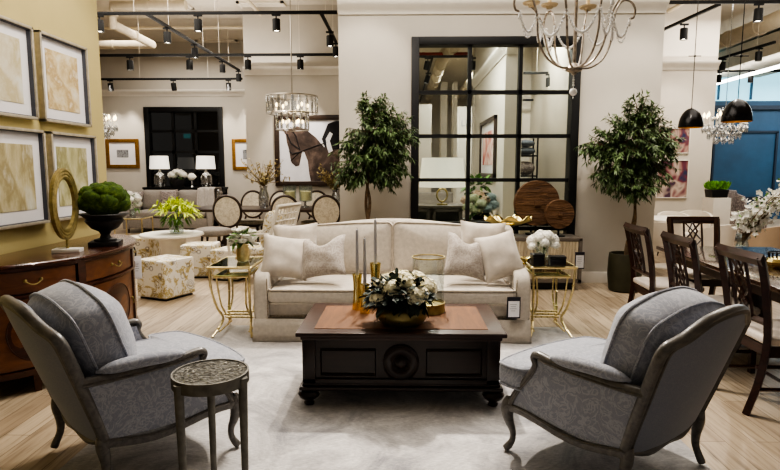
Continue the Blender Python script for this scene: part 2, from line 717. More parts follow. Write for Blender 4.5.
xl, xr = P(340, 200, Y=YW).x, P(655, 200, Y=YW).x
wx0, wx1 = P(411, 150, Y=YW).x, P(577, 150, Y=YW).x
wz1 = P(490, 37, Y=YW).z
wz0 = .22
wall_hole('wall_back', YW, YW + .22, xl, xr, [(wx0, wx1, wz0, wz1)], M_wallgrey)
crown('trim_1', [(xl, YW), (xr, YW)])
skirting('baseboard_back', xl, xr, YW, .15)
# side walls of the room behind the window
b = B()
b.box((xl + .06, (YW + YH) / 2 + .11, H / 2), (.12, YH - YW - .22, H))
struct(b, 'wall_inner_left', M_wallgrey)
b = B()
b.box((xr - .06, (YW + 14.2) / 2 + .11, H / 2), (.12, 14.2 - YW - .22, H))
struct(b, 'wall_inner_right', M_wall)
# wall carrying the horse picture
hx0 = P(245, 100, Y=YH).x
b = B()
b.box(((hx0 + xl) / 2 + .06, YH + .15, H / 2), (xl - hx0 + .12, .3, H))
struct(b, 'wall_dining', M_wallgrey)
crown('trim_2', [(hx0, YH), (xl, YH)])
skirting('baseboard_dining', hx0, xl, YH)
# far wall with a black window
fx0, fx1 = P(146, 150, Y=YF).x, P(224, 150, Y=YF).x
fz1 = P(180, 107, Y=YF).z
wall_hole('wall_far', YF, YF + .2, -13, xl, [(fx0, fx1, .25, fz1)], M_wallgrey)
crown('trim_3', [(-13, YF), (hx0, YF)])
skirting('baseboard_far', -13, hx0, YF)
# wall behind the tree at the right
rx1 = P(712, 150, Y=YR).x
b = B()
b.box(((xr + rx1) / 2, YR + .15, H / 2), (rx1 - xr, .3, H))
struct(b, 'wall_right', M_wall)
crown('trim_4', [(xr, YR), (rx1, YR)])
skirting('baseboard_right', xr, rx1, YR)
# bulkheads under the ceiling
b = B()
b.box((1.5, 6.6, H - .15), (30, .35, .3))
b.box((-5.0, 9.6, H - .15), (8.4, .35, .3))
struct(b, 'ceiling_beam', M_ceil)
# outer left wall (beyond the mustard partition) and outer right
b = B()
b.box((-12.9, 9, H / 2), (.2, 13, H))
struct(b, 'wall_outer_left', M_wallgrey)
b = B()
b.box((-6.2, 5.38, H / 2), (6.2, .2, H))
struct(b, 'wall_return_left', M_wallgrey)

b = B()
b.box((16.9, 11, H / 2), (.2, 14, H))
struct(b, 'wall_outer_right', M_wallgrey)

# blue shopfront across the mall
YB = 17.2
b = B()
b.box((12.2, YB + .1, 1.75), (9.2, .2, 3.5))
b.k = 1
for (x0, x1, z0, z1) in ((9.3, 11.2, .3, 2.6), (11.6, 12.5, .2, 3.0), (12.8, 15.5, .3, 2.6)):
    for q in ((x0, x0 + .06), (x1 - .06, x1)):
        b.box(((q[0] + q[1]) / 2, YB - .02, (z0 + z1) / 2), (.06, .05, z1 - z0))
    for q in (z0, z1):
        b.box(((x0 + x1) / 2, YB - .02, q), (x1 - x0, .05, .06))
b.box((12.5, YB - .03, .62), (9.5, .06, .1))
b.box((12.5, YB - .04, 3.3), (9.5, .1, .12))
struct(b, 'wall_mall', [M_blue, M_blued])
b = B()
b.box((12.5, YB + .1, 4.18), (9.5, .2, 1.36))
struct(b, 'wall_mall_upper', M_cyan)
b = B()
for i in range(9):
    b.box((8.4 + i * .95, YB - .04, 4.18), (.04, .08, 1.3))
struct(b, 'trim_5', M_blue)


def window(name, x0, x1, z0, z1, y, dep, cols, rows, fw, bw, pane):
    b = B()
    for x in (x0 + fw / 2, x1 - fw / 2):
        b.box((x, y + dep / 2, (z0 + z1) / 2), (fw, dep, z1 - z0), bev=.006)
    for z in (z0 + fw / 2, z1 - fw / 2):
        b.box(((x0 + x1) / 2, y + dep / 2, z), (x1 - x0 - 2 * fw, dep, fw), bev=.006)
    xs = [x0 + fw + (x1 - x0 - 2 * fw) * i / cols for i in range(1, cols)]
    for x in xs:
        b.box((x, y + dep / 2, (z0 + z1) / 2), (bw, dep * .5, z1 - z0 - fw))
    for z in rows:
        b.box(((x0 + x1) / 2, y + dep / 2, z), (x1 - x0 - fw, dep * .5, bw))
    o = struct(b, name, M_black)
    g = B()
    g.box(((x0 + x1) / 2, y + dep / 2, (z0 + z1) / 2), (x1 - x0 - fw, .006, z1 - z0 - fw))
    g.out('pane', pane, o)
    return o


window('window_1', wx0, wx1, wz0, wz1, YW - .05, .2, 3, [P(490, q, Y=YW).z for q in (92, 136, 180, 224)] + [.72], .10, .045, M_pane)
window('window_2', fx0, fx1, .25, fz1, YF - .05, .2, 3, [P(190, q, Y=YF).z for q in (131, 152, 173)] + [1.0], .13, .07, M_paned)

# room seen through window_1
bx0, bx1, by = 1.78, 2.08, 9.9
b = B()
b.box(((bx0 + bx1) / 2, (by + 14.0) / 2, H / 2), (bx1 - bx0, 14.0 - by, H))
struct(b, 'wall_inner_middle', M_wall)
crown('trim_6', [(bx0, 14.0), (bx0, by), (bx1, by)])
b = B()
b.box(((bx0 + xr) / 2, 14.3, H / 2), (xr - bx0, .2, H))
struct(b, 'wall_inner_back', M_wall)
b = B()
b.box((2.4, 26, H / 2), (7, .2, H))
struct(b, 'wall_inner_far', M_wall)
b = B()
b.box((xl + .06, 19, H / 2), (.12, 14, H))
b.box((5.6, 20.2, H / 2), (.12, 12, H))
struct(b, 'wall_inner_side', M_wall)
b = B()
b.box((1.15, 15.6, 1.9), (.16, .5, 3.8))
b.box((1.45, 15.6, 1.9), (.1, .5, 3.8))
b.box((.70, 18.0, 1.75), (.5, .3, 3.5))
struct(b, 'wall_inner_partition', M_wall)
b = B()
b.box((2.45, 19.6, 1.8), (1.2, .2, 3.6))
struct(b, 'wall_inner_sign', M_wallgrey)
# dim room behind window_2
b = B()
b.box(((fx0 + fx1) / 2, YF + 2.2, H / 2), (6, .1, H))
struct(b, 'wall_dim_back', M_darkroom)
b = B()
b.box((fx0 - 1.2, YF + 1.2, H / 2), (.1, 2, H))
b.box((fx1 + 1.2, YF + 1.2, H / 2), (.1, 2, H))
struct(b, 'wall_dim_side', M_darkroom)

# rug
b = B()
b.box((-.075, 3.3, .008), (3.25, 3.85, .014), bev=.005)
tag(b.out('area_rug', M_rug), 'large pale grey distressed rug under the coffee table and armchairs', 'rug')
# ------------------------------------------------------------------ sofa
SY = P(390, 342.5, z=.015).y
sx0, sx1 = P(254, 330, Y=SY).x, P(530, 330, Y=SY).x
SW = sx1 - sx0
SXC = (sx0 + sx1) / 2
sofa = thing('sofa', 'long oatmeal linen camelback sofa with nailhead trim and skirted base', 'sofa', (SXC, SY, .019))
hw = SW / 2
AW = .13
b = B()
b.box((0, .5, .26), (SW - .04, .92, .16), bev=.02)
base = b.out('base', M_sofa, sofa)
b = B()   # skirt with corner and centre pleats
pts = []
for (a, c) in (((-hw, .95), (-hw, 0)), ((-hw, 0), (hw, 0)), ((hw, 0), (hw, .95))):
    n = 40
    for i in range(n):
        t = i / n
        x = a[0] + (c[0] - a[0]) * t
        y = a[1] + (c[1] - a[1]) * t
        pts.append((x, y))
pts.append((hw, .95))


def skp(u, v):
    i = min(len(pts) - 1, round(u * (len(pts) - 1)))
    x, y = pts[i]
    w = .008 * sin(i * 1.1) * (1 - v) * .6
    k = 1 + (.012 * (1 - v))
    if 40 <= i < 80 and abs((i - 40) / 40 - .5) < .02:
        w += .02
    return V((x * k, y - (.012 * (1 - v)) + w, .0 + .2 * v))


b.grid(skp, len(pts) - 1, 3)
sk = b.out('skirt', M_sofa, sofa, recalc=False)
sm = sk.modifiers.new('thick', 'SOLIDIFY')
sm.thickness = .012
b = B()
b.tube([(-hw + .015, .95, .215), (-hw + .015, .03, .215), (hw - .015, .03, .215), (hw - .015, .95, .215)], .004, 5)
for sx in (-1, 1):
    b.tube([(sx * (hw - AW + .01), .006, .215), (sx * (hw - AW + .01), .006, .55)], .003, 5)
    b.tube([(sx * (hw - AW + .01), .006, .215), (sx * (hw - AW + .01), .03, .215)], .003, 5)
for i in range(78):
    x = -hw + .02 + (SW - .04) * i / 77
    b.ball((x, .03, .215), .008, 1)
for sx in (-1, 1):
    for i in range(26):
        b.ball((sx * (hw - .015), .05 + .036 * i, .215), .008, 1)
    for i in range(12):
        b.ball((sx * (hw - AW + .01), .006, .235 + i * .028), .006, 1)
b.out('nailhead_trim', M_nail, sofa)
# scooped arms
prof = spline([(.0, .2), (0, .44), (.015, .53), (.06, .585), (.14, .61), (.3, .64), (.5, .70), (.68, .80), (.85, .90), (.95, .92)], 5)
ap = [(p.x, p.y) for p in [V((q[0], q[1], 0)) for q in prof]] + [(.95, .2)]
for sx in (-1, 1):
    b = B()
    x0, x1 = sorted((sx * hw, sx * (hw - AW)))
    b.prism(ap, x0, x1, 'X', bev=.028)
    b.out('arm', M_sofa, sofa, ang=60)
# camelback
b = B()
n = 28


def cam_z(x):
    t = abs(x) / (hw - .02)
    return .905 + .085 * (.5 + .5 * cos(PI * min(1, t * 1.02)))


top = [(-hw + .02 + (SW - .04) * i / n) for i in range(n + 1)]
poly = [(x, cam_z(x)) for x in top] + [(hw - .02, .2), (-hw + .02, .2)]
b.prism(poly, .78, .95, 'Y', bev=.035)
b.out('backrest', M_sofa, sofa, ang=60)
# bench seat cushion
iw = SW / 2 - AW - .006
ol = dens(rrect(iw * 2, .78, .04, 4, 0, .365), .07)
b = B()
b.cushion(ol, .17, .72, lambda u, v, t: (u, v, .395 + t), 7, k=2.6)
sc_ = b.out('seat_cushion', M_sofa, sofa, ang=70)
for zz in (.335, .455):
    b = B()
    b.tube([(p[0], p[1], zz) for p in ol], .007, 6, closed=True)
    b.out('piping', M_sofad, sc_)
# two back cushions
for sx in (-1, 1):
    cw = iw - .01
    o2 = []
    for p in dens(rrect(cw, .45, .05, 4), .05):
        crownz = (.055 * (.5 - sx * p[0] / cw) + .012 * (1 - (p[0] / (cw / 2)) ** 2)) if p[1] > 0 else 0
        o2.append((p[0], p[1] + crownz))
    cxx = sx * (cw / 2 + .004)

    def bk(u, v, t, cxx=cxx):
        vv = v + .23
        return (cxx + u, .70 + .10 * vv - t, .475 + vv * .97)
    b = B()
    b.cushion(o2, .21, .5, bk, 7, k=2.4)
    cu = b.out('back_cushion', M_sofa, sofa, ang=70)
    b = B()
    b.tube([bk(p[0] * 1.0, p[1] * 1.0, .055) for p in o2], .007, 6, closed=True)
    b.out('piping', M_sofad, cu)


# throw pillows
def pillow(name, label, px, py, Y, w, h, th, m, rx, rz, roll, chop=0, group='throw pillows on the sofa'):
    b = B()

    def f(u, v, sg):
        a, c = u * 2 - 1, v * 2 - 1
        pin = 1 - .10 * (1 - a * a) * c * c - 0
        pin2 = 1 - .10 * (1 - c * c) * a * a
        t = ((1 - abs(a) ** 2.4) * (1 - abs(c) ** 2.4)) ** .55
        wr = NZ.noise(V((a * 1.7, c * 1.7, sg * 3 + w * 7))) * .018 * (1 - max(abs(a), abs(c)) ** 4)
        z = c * h / 2 * pin
        if chop and c > 0:
            z -= chop * max(0, 1 - (a / .55) ** 2) * c
        return V((a * w / 2 * pin2, sg * (t * th / 2 + wr), z))
    b.grid(lambda u, v: f(u, v, 1), 16, 16)
    b.grid(lambda u, v: f(u, v, -1), 16, 16)
    bmesh.ops.remove_doubles(b.bm, verts=b.bm.verts, dist=.001)
    o = b.out(name, m, ang=80)
    q = P(px, py, Y=Y)
    o.location = q
    o.rotation_euler = (rx, roll, rz)
    tag(o, label, 'pillow', group)
    return o


pillow('throw_pillow', 'plain cream silk pillow leaning against the left sofa arm', 285, 257, SY + .22, .42, .40, .16, M_pillow, -.42, .30, .16)
pillow('throw_pillow', 'plain cream pillow half hidden behind the two left pillows', 296, 245, SY + .42, .42, .40, .12, M_pillow, -.22, .1, -.05)
pillow('throw_pillow', 'crushed taupe velvet pillow with notched top on left half of sofa', 323, 257, SY + .20, .43, .38, .14, M_velvet, -.46, -.2, -.16, .07)
pillow('throw_pillow', 'crushed taupe velvet pillow with notched top on right half of sofa', 466, 256, SY + .20, .38, .40, .14, M_velvet, -.44, .12, .2, .07)
pillow('throw_pillow', 'plain cream pillow half hidden behind the two right pillows', 482, 244, SY + .42, .42, .42, .12, M_pillow, -.22, -.08, .05)
pillow('throw_pillow', 'plain cream silk pillow leaning against the right sofa arm', 500, 256, SY + .22, .38, .43, .15, M_pillow, -.42, .2, -.2)


# price tags
def price_tag(label, loc, w, h, rz=0, rx=0, white=False):
    t = thing('price_tag', label, 'tag', loc, rz)
    t.rotation_euler = (rx, 0, rz)
    b = B()
    b.box((0, 0, -h / 2), (w, .006, h), bev=.002)
    b.out('card', M_tagw if white else M_tagd, t)
    b = B()
    b.box((0, -.0045, -h * .56), (w * .82, .003, h * .74))
    b.out('paper', M_tagw, t)
    b = B()
    for i, ww in enumerate((.5, .4, .5, .3)):
        b.box((-w * .05, -.0065, -h * (.34 + i * .1)), (w * ww, .002, h * .018))
    b.out('print', M_line, t)
    b = B()
    b.tube([(0, 0, 0), (0, .004, .02), (0, .006, .05)], .0015, 5)
    b.out('cord', M_tagd, t)
    return t


price_tag('white price tag hanging on the right sofa arm', P(514, 297, Y=SY - .03), .115, .185, .05)

# ------------------------------------------------------------------ coffee table
q0, q1 = P(295, 333, z=.497), P(507, 333, z=.497)
q2 = P(317, 303, z=.497)
CW = q1.x - q0.x
CD = q2.y - q0.y
ct = thing('coffee_table', 'low espresso wood coffee table with brown inlaid top and bun feet on rug', 'coffee table', ((q0.x + q1.x) / 2, (q0.y + q2.y) / 2, .015))
CH = .482
b = B()
b.box((0, 0, CH - .014), (CW, CD, .028), bev=.009)
b.box((0, 0, CH - .04), (CW - .05, CD - .05, .03), bev=.01)
tp = b.out('table_top', M_esptop, ct)
b = B()
b.box((0, 0, CH + .0005), (CW - .21, CD - .19, .004))
b.out('inlay', M_inlay, tp)
b = B()
bw, bd = CW - .10, CD - .11
b.box((0, 0, .284), (bw, bd, .366))
# recessed-panel framing on all four faces
for sy in (-1, 1):
    y = sy * bd / 2
    for (cx_, cz, dx, dz) in ((0, .44, bw, .035), (0, .15, bw, .05), (-bw / 2 + .03, .292, .06, .32), (bw / 2 - .03, .292, .06, .32)):
        b.box((cx_, y + sy * .006, cz), (dx + .012, .022, dz), bev=.004)
    for s in (-1, 1):
        cxp = s * (bw / 4 + .03)
        ww, hh = bw / 2 - .26, .16
        b.tube([(cxp - ww / 2, y + sy * .006, .28 - hh / 2), (cxp + ww / 2, y + sy * .006, .28 - hh / 2), (cxp + ww / 2, y + sy * .006, .28 + hh / 2), (cxp - ww / 2, y + sy * .006, .28 + hh / 2)], .008, 6, closed=True)
for sx in (-1, 1):
    x = sx * bw / 2
    for (cy_, cz, dy, dz) in ((0, .44, bd, .035), (0, .15, bd, .05), (-bd / 2 + .03, .292, .06, .32), (bd / 2 - .03, .292, .06, .32)):
        b.box((x + sx * .006, cy_, cz), (.022, dy + .012, dz), bev=.004)
b.out('cabinet_body', M_esp, ct)
for sy in (-1, 1):
    b = B()
    rot = M.Rotation(sy * -PI / 2, 3, 'X') if sy < 0 else M.Rotation(-PI / 2, 3, 'X')
    rot = M.Rotation(PI / 2, 3, 'X') if sy < 0 else M.Rotation(-PI / 2, 3, 'X')
    b.lathe([(.115, 0), (.115, .014), (.10, .022), (.085, .014), (.07, .014), (.055, .024), (.04, .014), (.025, .03), (0, .034)], 28, (0, sy * bd / 2, .28), rot)
    b.out('rosette', M_esp, ct)
b = B()
b.box((0, 0, .117), (CW - .03, CD - .03, .026), bev=.009)
b.box((0, 0, .138), (CW - .06, CD - .07, .02), bev=.007)
b.out('base_moulding', M_esp, ct)
for sx in (-1, 1):
    for sy in (-1, 1):
        b = B()
        b.lathe([(0, 0), (.03, 0), (.034, .012), (.026, .022), (.03, .03), (.06, .05), (.072, .072), (.062, .094), (.04, .104), (.055, .108), (0, .108)], 24, (sx * (CW / 2 - .07), sy * (CD / 2 - .07), 0))
        b.out('bun_foot', M_esp, ct)
CTZ = .015 + CH + .003


def candlestick(label, px, pyb, pyt, wpx, pyc):
    p = P(px, pyb, z=CTZ)
    k = p.y / F
    zt = P(px, pyt, Y=p.y).z
    hh = zt - CTZ
    r = wpx / 2 * k * 1.2
    t = thing('candle_holder', label, 'candle holder', (p.x, p.y, CTZ), group='gold candle holders on the coffee table')
    b = B()
    b.lathe([(0, 0), (r * 1.0, 0), (r * 1.02, .006), (r * .82, hh * .3), (r * .74, hh * .55), (r * .8, hh * .8), (r * .95, hh), (r * .78, hh), (r * .6, hh - .03), (0, hh - .03)], 28)
    b.out('holder_body', M_gold, t)
    b = B()
    b.lathe([(.0125, hh - .03), (.02, hh - .026), (.02, hh - .016), (.0135, hh - .012)], 16)
    b.out('candle_socket', M_gold, t)
    zc = P(px, pyc, Y=p.y).z
    c = thing('taper_candle', 'grey taper candle standing in the ' + label, 'candle', (p.x, p.y, CTZ + hh - .03), group='grey taper candles')
    L = zc - (CTZ + hh - .03)
    b = B()
    b.lathe([(0, 0), (.0125, 0), (.0118, L * .5), (.009, L - .006), (.004, L), (0, L)], 16)
    b.out('wax', M_candle, c)
    b = B()
    b.tube([(0, 0, L - .002), (.001, 0, L + .012)], .0012, 5)
    b.out('wick', M_wick, c)


candlestick('middle-height gold candle holder at far left of the group', 357.5, 309, 274, 9, 229)
candlestick('shortest gold candle holder in front of the other two', 365, 313, 284, 8.5, 238)
candlestick('tallest gold candle holder at the back of the group', 375.5, 306, 263, 10, 219)


# flower heads -------------------------------------------------------------
_fh = {}


def hydrangea_mesh(key, r, n, m, ps):
    if key in _fh:
        return _fh[key]
    b = B()
    for i in range(n):
        z = 1 - 1.7 * (i + .5) / n
        a = i * 2.39996
        rr = math.sqrt(max(0, 1 - z * z))
        d = V((rr * cos(a), rr * sin(a), z))
        c = d * r * (1 + rnd.uniform(-.2, .14))
        u = d.orthogonal().normalized()
        w = d.cross(u)
        ro = rnd.uniform(0, PI)
        for q in range(4):
            t = ro + q * PI / 2
            e = u * cos(t) + w * sin(t)
            g = u * -sin(t) + w * cos(t)
            b.poly([c, c + e * ps * .6 + g * ps * .42 + d * ps * .2, c + e * ps + d * ps * .1, c + e * ps * .6 - g * ps * .42 + d * ps * .2])
    b.ball((0, 0, 0), r * .72, 2)
    o = b.out('flower_head', m, ang=60)
    _fh[key] = o.data
    bpy.data.objects.remove(o)
    return _fh[key]


def add_head(me, parent, loc, s=1, name='flower_head', rz=0):
    o = bpy.data.objects.new(name, me)
    col.objects.link(o)
    o.parent = parent
    o.location = loc
    o.scale = (s * rnd.uniform(.9, 1.1), s * rnd.uniform(.9, 1.1), s * .82)
    o.rotation_euler = (rnd.uniform(-.3, .3), rnd.uniform(-.3, .3), rz or rnd.uniform(0, 6))
    return o


def leaf_ball(b, c, r, n, L, w, sc3=(1, 1, 1), up=.3, droop=.4):
    for i in range(n):
        d = V((rnd.gauss(0, 1), rnd.gauss(0, 1), rnd.gauss(up, 1)))
        d.normalize()
        p = V(c) + V((d.x * sc3[0], d.y * sc3[1], d.z * sc3[2])) * r * rnd.uniform(.55, 1)
        b.leaf(p, d + V((rnd.uniform(-.6, .6), rnd.uniform(-.6, .6), rnd.uniform(-.5, .5))), L * rnd.uniform(.7, 1.2), w * rnd.uniform(.8, 1.2), droop)


p = P(402, 327, z=CTZ)
fy = p.y + .10
fx = P(402, 320, Y=fy).x
fl = thing('flower_arrangement', 'cream hydrangeas with dark leaves in low olive gold bowl on coffee table', 'flowers', (fx, fy, CTZ))
b = B()
b.lathe([(0, 0), (.11, 0), (.14, .012), (.165, .05), (.168, .085), (.158, .11), (.15, .115), (.14, .1), (.13, .07), (0, .06)], 36)
b.out('bowl', M_bowl, fl)
b = B()
leaf_ball(b, (-.02, 0, .19), .205, 520, .075, .036, (1, .9, .55), .1)
leaf_ball(b, (0, -.05, .18), .20, 130, .06, .032, (1, .7, .2), .2, .2)
b.out('foliage', M_dkleaf, fl, recalc=False)
hm = hydrangea_mesh('cream', .058, 84, M_petal, .02)
for (x, y, z, s) in ((-.13, .0, .23, .9), (-.06, -.08, .235, .95), (.02, .02, .275, .95), (.09, -.10, .20, 1.1), (.15, .0, .23, 1.0), (-.08, .09, .25, .95), (.09, .1, .255, 1), (-.15, -.09, .17, .75), (.03, -.05, .265, .8), (-.02, .1, .27, .9)):
    add_head(hm, fl, (x * 1.04, y * 1.05, z + .01), s * 1.08)

# hurricane
p = P(428, 311, z=CTZ)
hr = thing('hurricane_lantern', 'clear glass hurricane with gold ring rim and hammered gold base on coffee table', 'lantern', (p.x, p.y, CTZ))
rr = 17.5 * p.y / F
zt = P(428, 257, Y=p.y).z - CTZ
b = B()
b.lathe([(0, 0), (rr * .98, 0), (rr * 1.0, .004), (rr * .96, .035), (rr * 1.0, .066), (rr * .93, .07), (rr * .9, .05), (0, .05)], 36)
b.out('base', M_ring, hr)
b = B()
b.lathe([(rr * .91, .05), (rr * .91, zt - .006)], 36)
b.out('glass_cylinder', M_glass, hr)
b = B()
b.tube([(rr * .93 * cos(a * PI / 18), rr * .93 * sin(a * PI / 18), zt) for a in range(36)], .0055, 6, closed=True)
b.out('rim', M_ring, hr)
# ------------------------------------------------------------------ armchairs
def BK(x, z):
    return -.30 - .35 * (z - .21) + .04 * (x / .34) ** 2


HB = spline([(.30, .205, 0), (.315, .34, 0), (.33, .52, 0), (.338, .63, 0), (.338, .68, 0), (.322, .712, 0), (.285, .728, 0), (.245, .744, 0), (.20, .772, 0), (.15, .798, 0), (.08, .813, 0), (0, .818, 0)], 4)
HB = [(max(0, p.x), p.y) for p in HB]
POST = [(.275, .24), (.262, .28), (.236, .325), (.20, .375), (.165, .42), (.138, .46), (.125, .495), (.118, .525)]


def make_armchair(label, loc, rz, s):
    t = thing('armchair', label, 'armchair', loc, rz, s=s)
    # backrest upholstery
    b = B()
    K = 8

    def rows(off, bul):
        rws = []
        for i, (hx, z) in enumerate(HB):
            row = []
            for k in range(-K, K + 1):
                u = k / K
                x = hx * u * .985
                e = (1 - u * u) * min(1, (len(HB) - 1 - i) / 8) * min(1, i / 6 + .2)
                y = BK(x, z) + off + bul * e
                row.append(b.bm.verts.new((x, y, z + .0)))
            rws.append(row)
        return rws
    ra = rows(-.012, -.014)
    rb = rows(.03, .02)
    for rws in (ra, rb):
        for A, C in zip(rws, rws[1:]):
            for k in range(2 * K):
                b._face((A[k], A[k + 1], C[k + 1], C[k]))
    bmesh.ops.remove_doubles(b.bm, verts=b.bm.verts, dist=.0015)
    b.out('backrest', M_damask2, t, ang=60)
    # back frame with an inner bead
    b = B()
    L = [(x, BK(x, z), z) for x, z in HB]
    loop = L + [(-x, y, z) for x, y, z in L[-2::-1]]
    b.tube(loop, .021, 10, sq=(1.0, 1.15))
    inn = [(x * .925, BK(x, z) - .016, z * .985 + .002) for x, z in HB]
    b.tube(inn + [(-x, y, z) for x, y, z in inn[-2::-1]], .0075, 6)
    inn = [(x * 1.005, BK(x, z) - .019, z * 1.0) for x, z in HB]
    b.tube(inn + [(-x, y, z) for x, y, z in inn[-2::-1]], .008, 6)
    b.out('back_frame', M_chwood, t)
    # lower rear rail
    b = B()
    rail = []
    for i in range(17):
        x = -.30 + .60 * i / 16
        rail.append((x, BK(x, .205) + .003, .212 - .022 * sin(PI * i / 16) ** 2 + .012 * cos(4 * PI * i / 16)))
    b.tube(rail, .02, 8)
    b.out('rear_rail', M_chwood, t)
    for sx in (-1, 1):
        # side panel
        b = B()
        PS = spline([(0, y, z) for y, z in POST], 3)
        nz = len(PS)

        def fr(u, v, xo, bul):
            p = PS[min(nz - 1, round(v * (nz - 1)))]
            z = p.z
            yb = BK(.31 + .02 * v, z) + .0
            y = yb + (p.y - yb) * u
            zz = z - (1 - v) * .014 * sin(PI * u) * (1 if v < .2 else 0)
            e = (4 * u * (1 - u)) ** .6 * (4 * v * (1 - v)) ** .6
            x = .315 + .012 * v + .03 * u - .008 * (1 - u) * (1 - v)
            return V((sx * (x + xo + bul * e), y, zz))
        b.grid(lambda u, v: fr(u, v, .012, .016), 14, nz - 1)
        b.grid(lambda u, v: fr(u, v, -.045, -.006), 14, nz - 1)
        b.out('side_panel', M_damask, t, ang=60)
        # arm rail + scrolled post
        b = B()
        pts = [(sx * .330, BK(.33, .515) + .0, .515), (sx * .345, -.26, .517), (sx * .358, -.1, .522), (sx * .363, .04, .529), (sx * .361, .105, .536), (sx * .359, .135, .534), (sx * .357, .147, .518)]
        pts += [(sx * (.355 - .012 * i / 8), y + .012, z - .005) for i, (y, z) in enumerate(reversed(POST[:-1]))]
        b.tube(spline(pts, 4), .0195, 10, sq=(1.05, .95))
        b.tube(spline([(x + sx * .017, y, z - .012) for x, y, z in pts[:5]], 4), .007, 6)
        b.tube(spline([(x + sx * .016, y - .012, z) for x, y, z in pts[6:]], 4), .007, 6)
        b.out('arm_rail', M_chwood, t)
        # arm pad
        b = B()
        N = 14
        cl = [(sx * (.332 + .030 * min(1, i / 9)), -.31 + .37 * i / N, .544 + .012 * sin(PI * i / N)) for i in range(N + 1)]
        rs = [.036 * max(.15, min(1, (1 - abs(2 * i / N - 1) ** 5))) for i in range(N + 1)]
        b.tube(cl, rs, 12, sq=(1.05, .78))
        b.out('arm_pad', M_damask, t, ang=70)
        # serpentine side rail
        b = B()
        sr = []
        for i in range(21):
            u = i / 20
            y = -.29 + .60 * u
            sr.append((sx * (.305 + .04 * min(1, u * 1.3)), y, .228 - .026 * sin(PI * u) ** 2 - .014 * sin(2 * PI * u)))
        b.tube(sr, .021, 8, sq=(.9, 1.25))
        b.tube([(x + sx * .016, y, z + .013) for x, y, z in sr], .007, 6)
        b.out('side_rail', M_chwood, t)
        # cabriole front leg
        b = B()
        fx, fy = sx * .325, .300
        o = V((sx * .7, .7, 0))
        path = [V((fx, fy, .255)), V((fx, fy, .235)) + o * .012, V((fx, fy, .2)) + o * .022, V((fx, fy, .15)) + o * .012, V((fx, fy, .1)) - o * .006, V((fx, fy, .055)) - o * .006, V((fx, fy, .022)) + o * .012, V((fx, fy, .006)) + o * .03]
        b.tube(spline(path, 4), [.034 - .0 * i for i in range(3)] + [.036, .037, .036, .035, .033, .031, .029, .027, .025, .023, .021, .019, .018, .0165, .0155, .015, .015, .015, .0155, .016, .017, .018, .018, .0175, .0165, .015, .013][:26], 10)
        b.out('leg', M_chwood, t)
        # rear leg
        b = B()
        rx, ry = sx * .295, -.285
        path = [V((rx, ry + .0, .25)), V((rx, ry - .004, .2)), V((rx, ry + .004, .14)), V((rx, ry + .002, .08)), V((rx, ry - .02, .03)), V((rx, ry - .032, .004))]
        b.tube(spline(path, 4), [.027, .028, .0285, .028, .027, .026, .024, .023, .021, .020, .019, .018, .0175, .017, .017, .0175, .018, .0185, .019, .018, .016], 10)
        b.out('leg', M_chwood, t)
    # front rail with a shell-like dip
    b = B()
    fr_ = []
    for i in range(25):
        u = i / 24 * 2 - 1
        fr_.append((.33 * u, .30 + .045 * (1 - u * u), .238 - .02 * (1 - abs(u)) + .018 * cos(u * PI * 2) * .8))
    b.tube(fr_, .021, 8, sq=(.9, 1.3))
    b.out('front_rail', M_chwood, t)
    # upholstered seat base
    pl = [(-.32, .285), (-.2, .32), (0, .335), (.2, .32), (.32, .285), (.30, -.27), (-.30, -.27)]
    b = B()
    b.prism(pl, .235, .352, 'Z', bev=.03)
    b.out('seat_base', M_damask, t, ang=60)
    # T-shaped seat cushion
    o1 = spline([(-.275, -.33, 0), (0, -.34, 0), (.275, -.33, 0)], 5)[:-1]
    o1 += spline([(.275, -.33, 0), (.28, .0, 0), (.284, .155, 0), (.31, .185, 0), (.355, .2, 0), (.37, .235, 0), (.365, .32, 0), (.33, .372, 0), (.18, .405, 0), (0, .415, 0), (-.18, .405, 0), (-.33, .372, 0), (-.365, .32, 0), (-.37, .235, 0), (-.355, .2, 0), (-.31, .185, 0), (-.284, .155, 0), (-.28, 0, 0), (-.275, -.33, 0)], 5)[:-1]
    ol = dens([(q.x, q.y) for q in o1], .04)
    b = B()
    b.cushion(ol, .175, .58, lambda u, v, tt: (u, v, .405 + tt - .05 * max(0, v + .05)), 8, k=2.0)
    sc_ = b.out('seat_cushion', M_damask, t, ang=70)
    for zz in (.356, .454):
        b = B()
        b.tube([(x * 1.0, y * 1.0, zz - .05 * max(0, y + .05)) for x, y in ol], .006, 6, closed=True)
        b.out('piping', M_damask, sc_)
    # loose back cushion
    al = math.atan(.35)
    half = spline([(0, 0, 0), (.18, .0, 0), (.27, .015, 0), (.292, .06, 0), (.304, .19, 0), (.314, .30, 0), (.306, .352, 0), (.276, .388, 0), (.21, .412, 0), (.1, .438, 0), (0, .444, 0)], 4)
    o2 = [(q.x, q.y) for q in half] + [(-q.x, q.y) for q in half[-2:0:-1]]
    o2 = dens(o2, .04)
    b0 = V((0, -.185, .425))
    sv = V((0, -sin(al), cos(al)))
    nv = V((0, cos(al), sin(al)))

    def bk(u, v, tt):
        q = b0 + sv * v + nv * (tt - .03 * (u / .3) ** 2 * 0) + V((u, 0, 0))
        return q
    b = B()
    b.cushion(o2, .38, .34, bk, 9, k=2.2)
    bc = b.out('back_cushion', M_damask, t, ang=70)
    for tt in (.063, -.063):
        b = B()
        b.tube([bk(u * 1.0, v, tt) for u, v in o2], .006, 6, closed=True)
        b.out('piping', M_damask, bc)
    return t


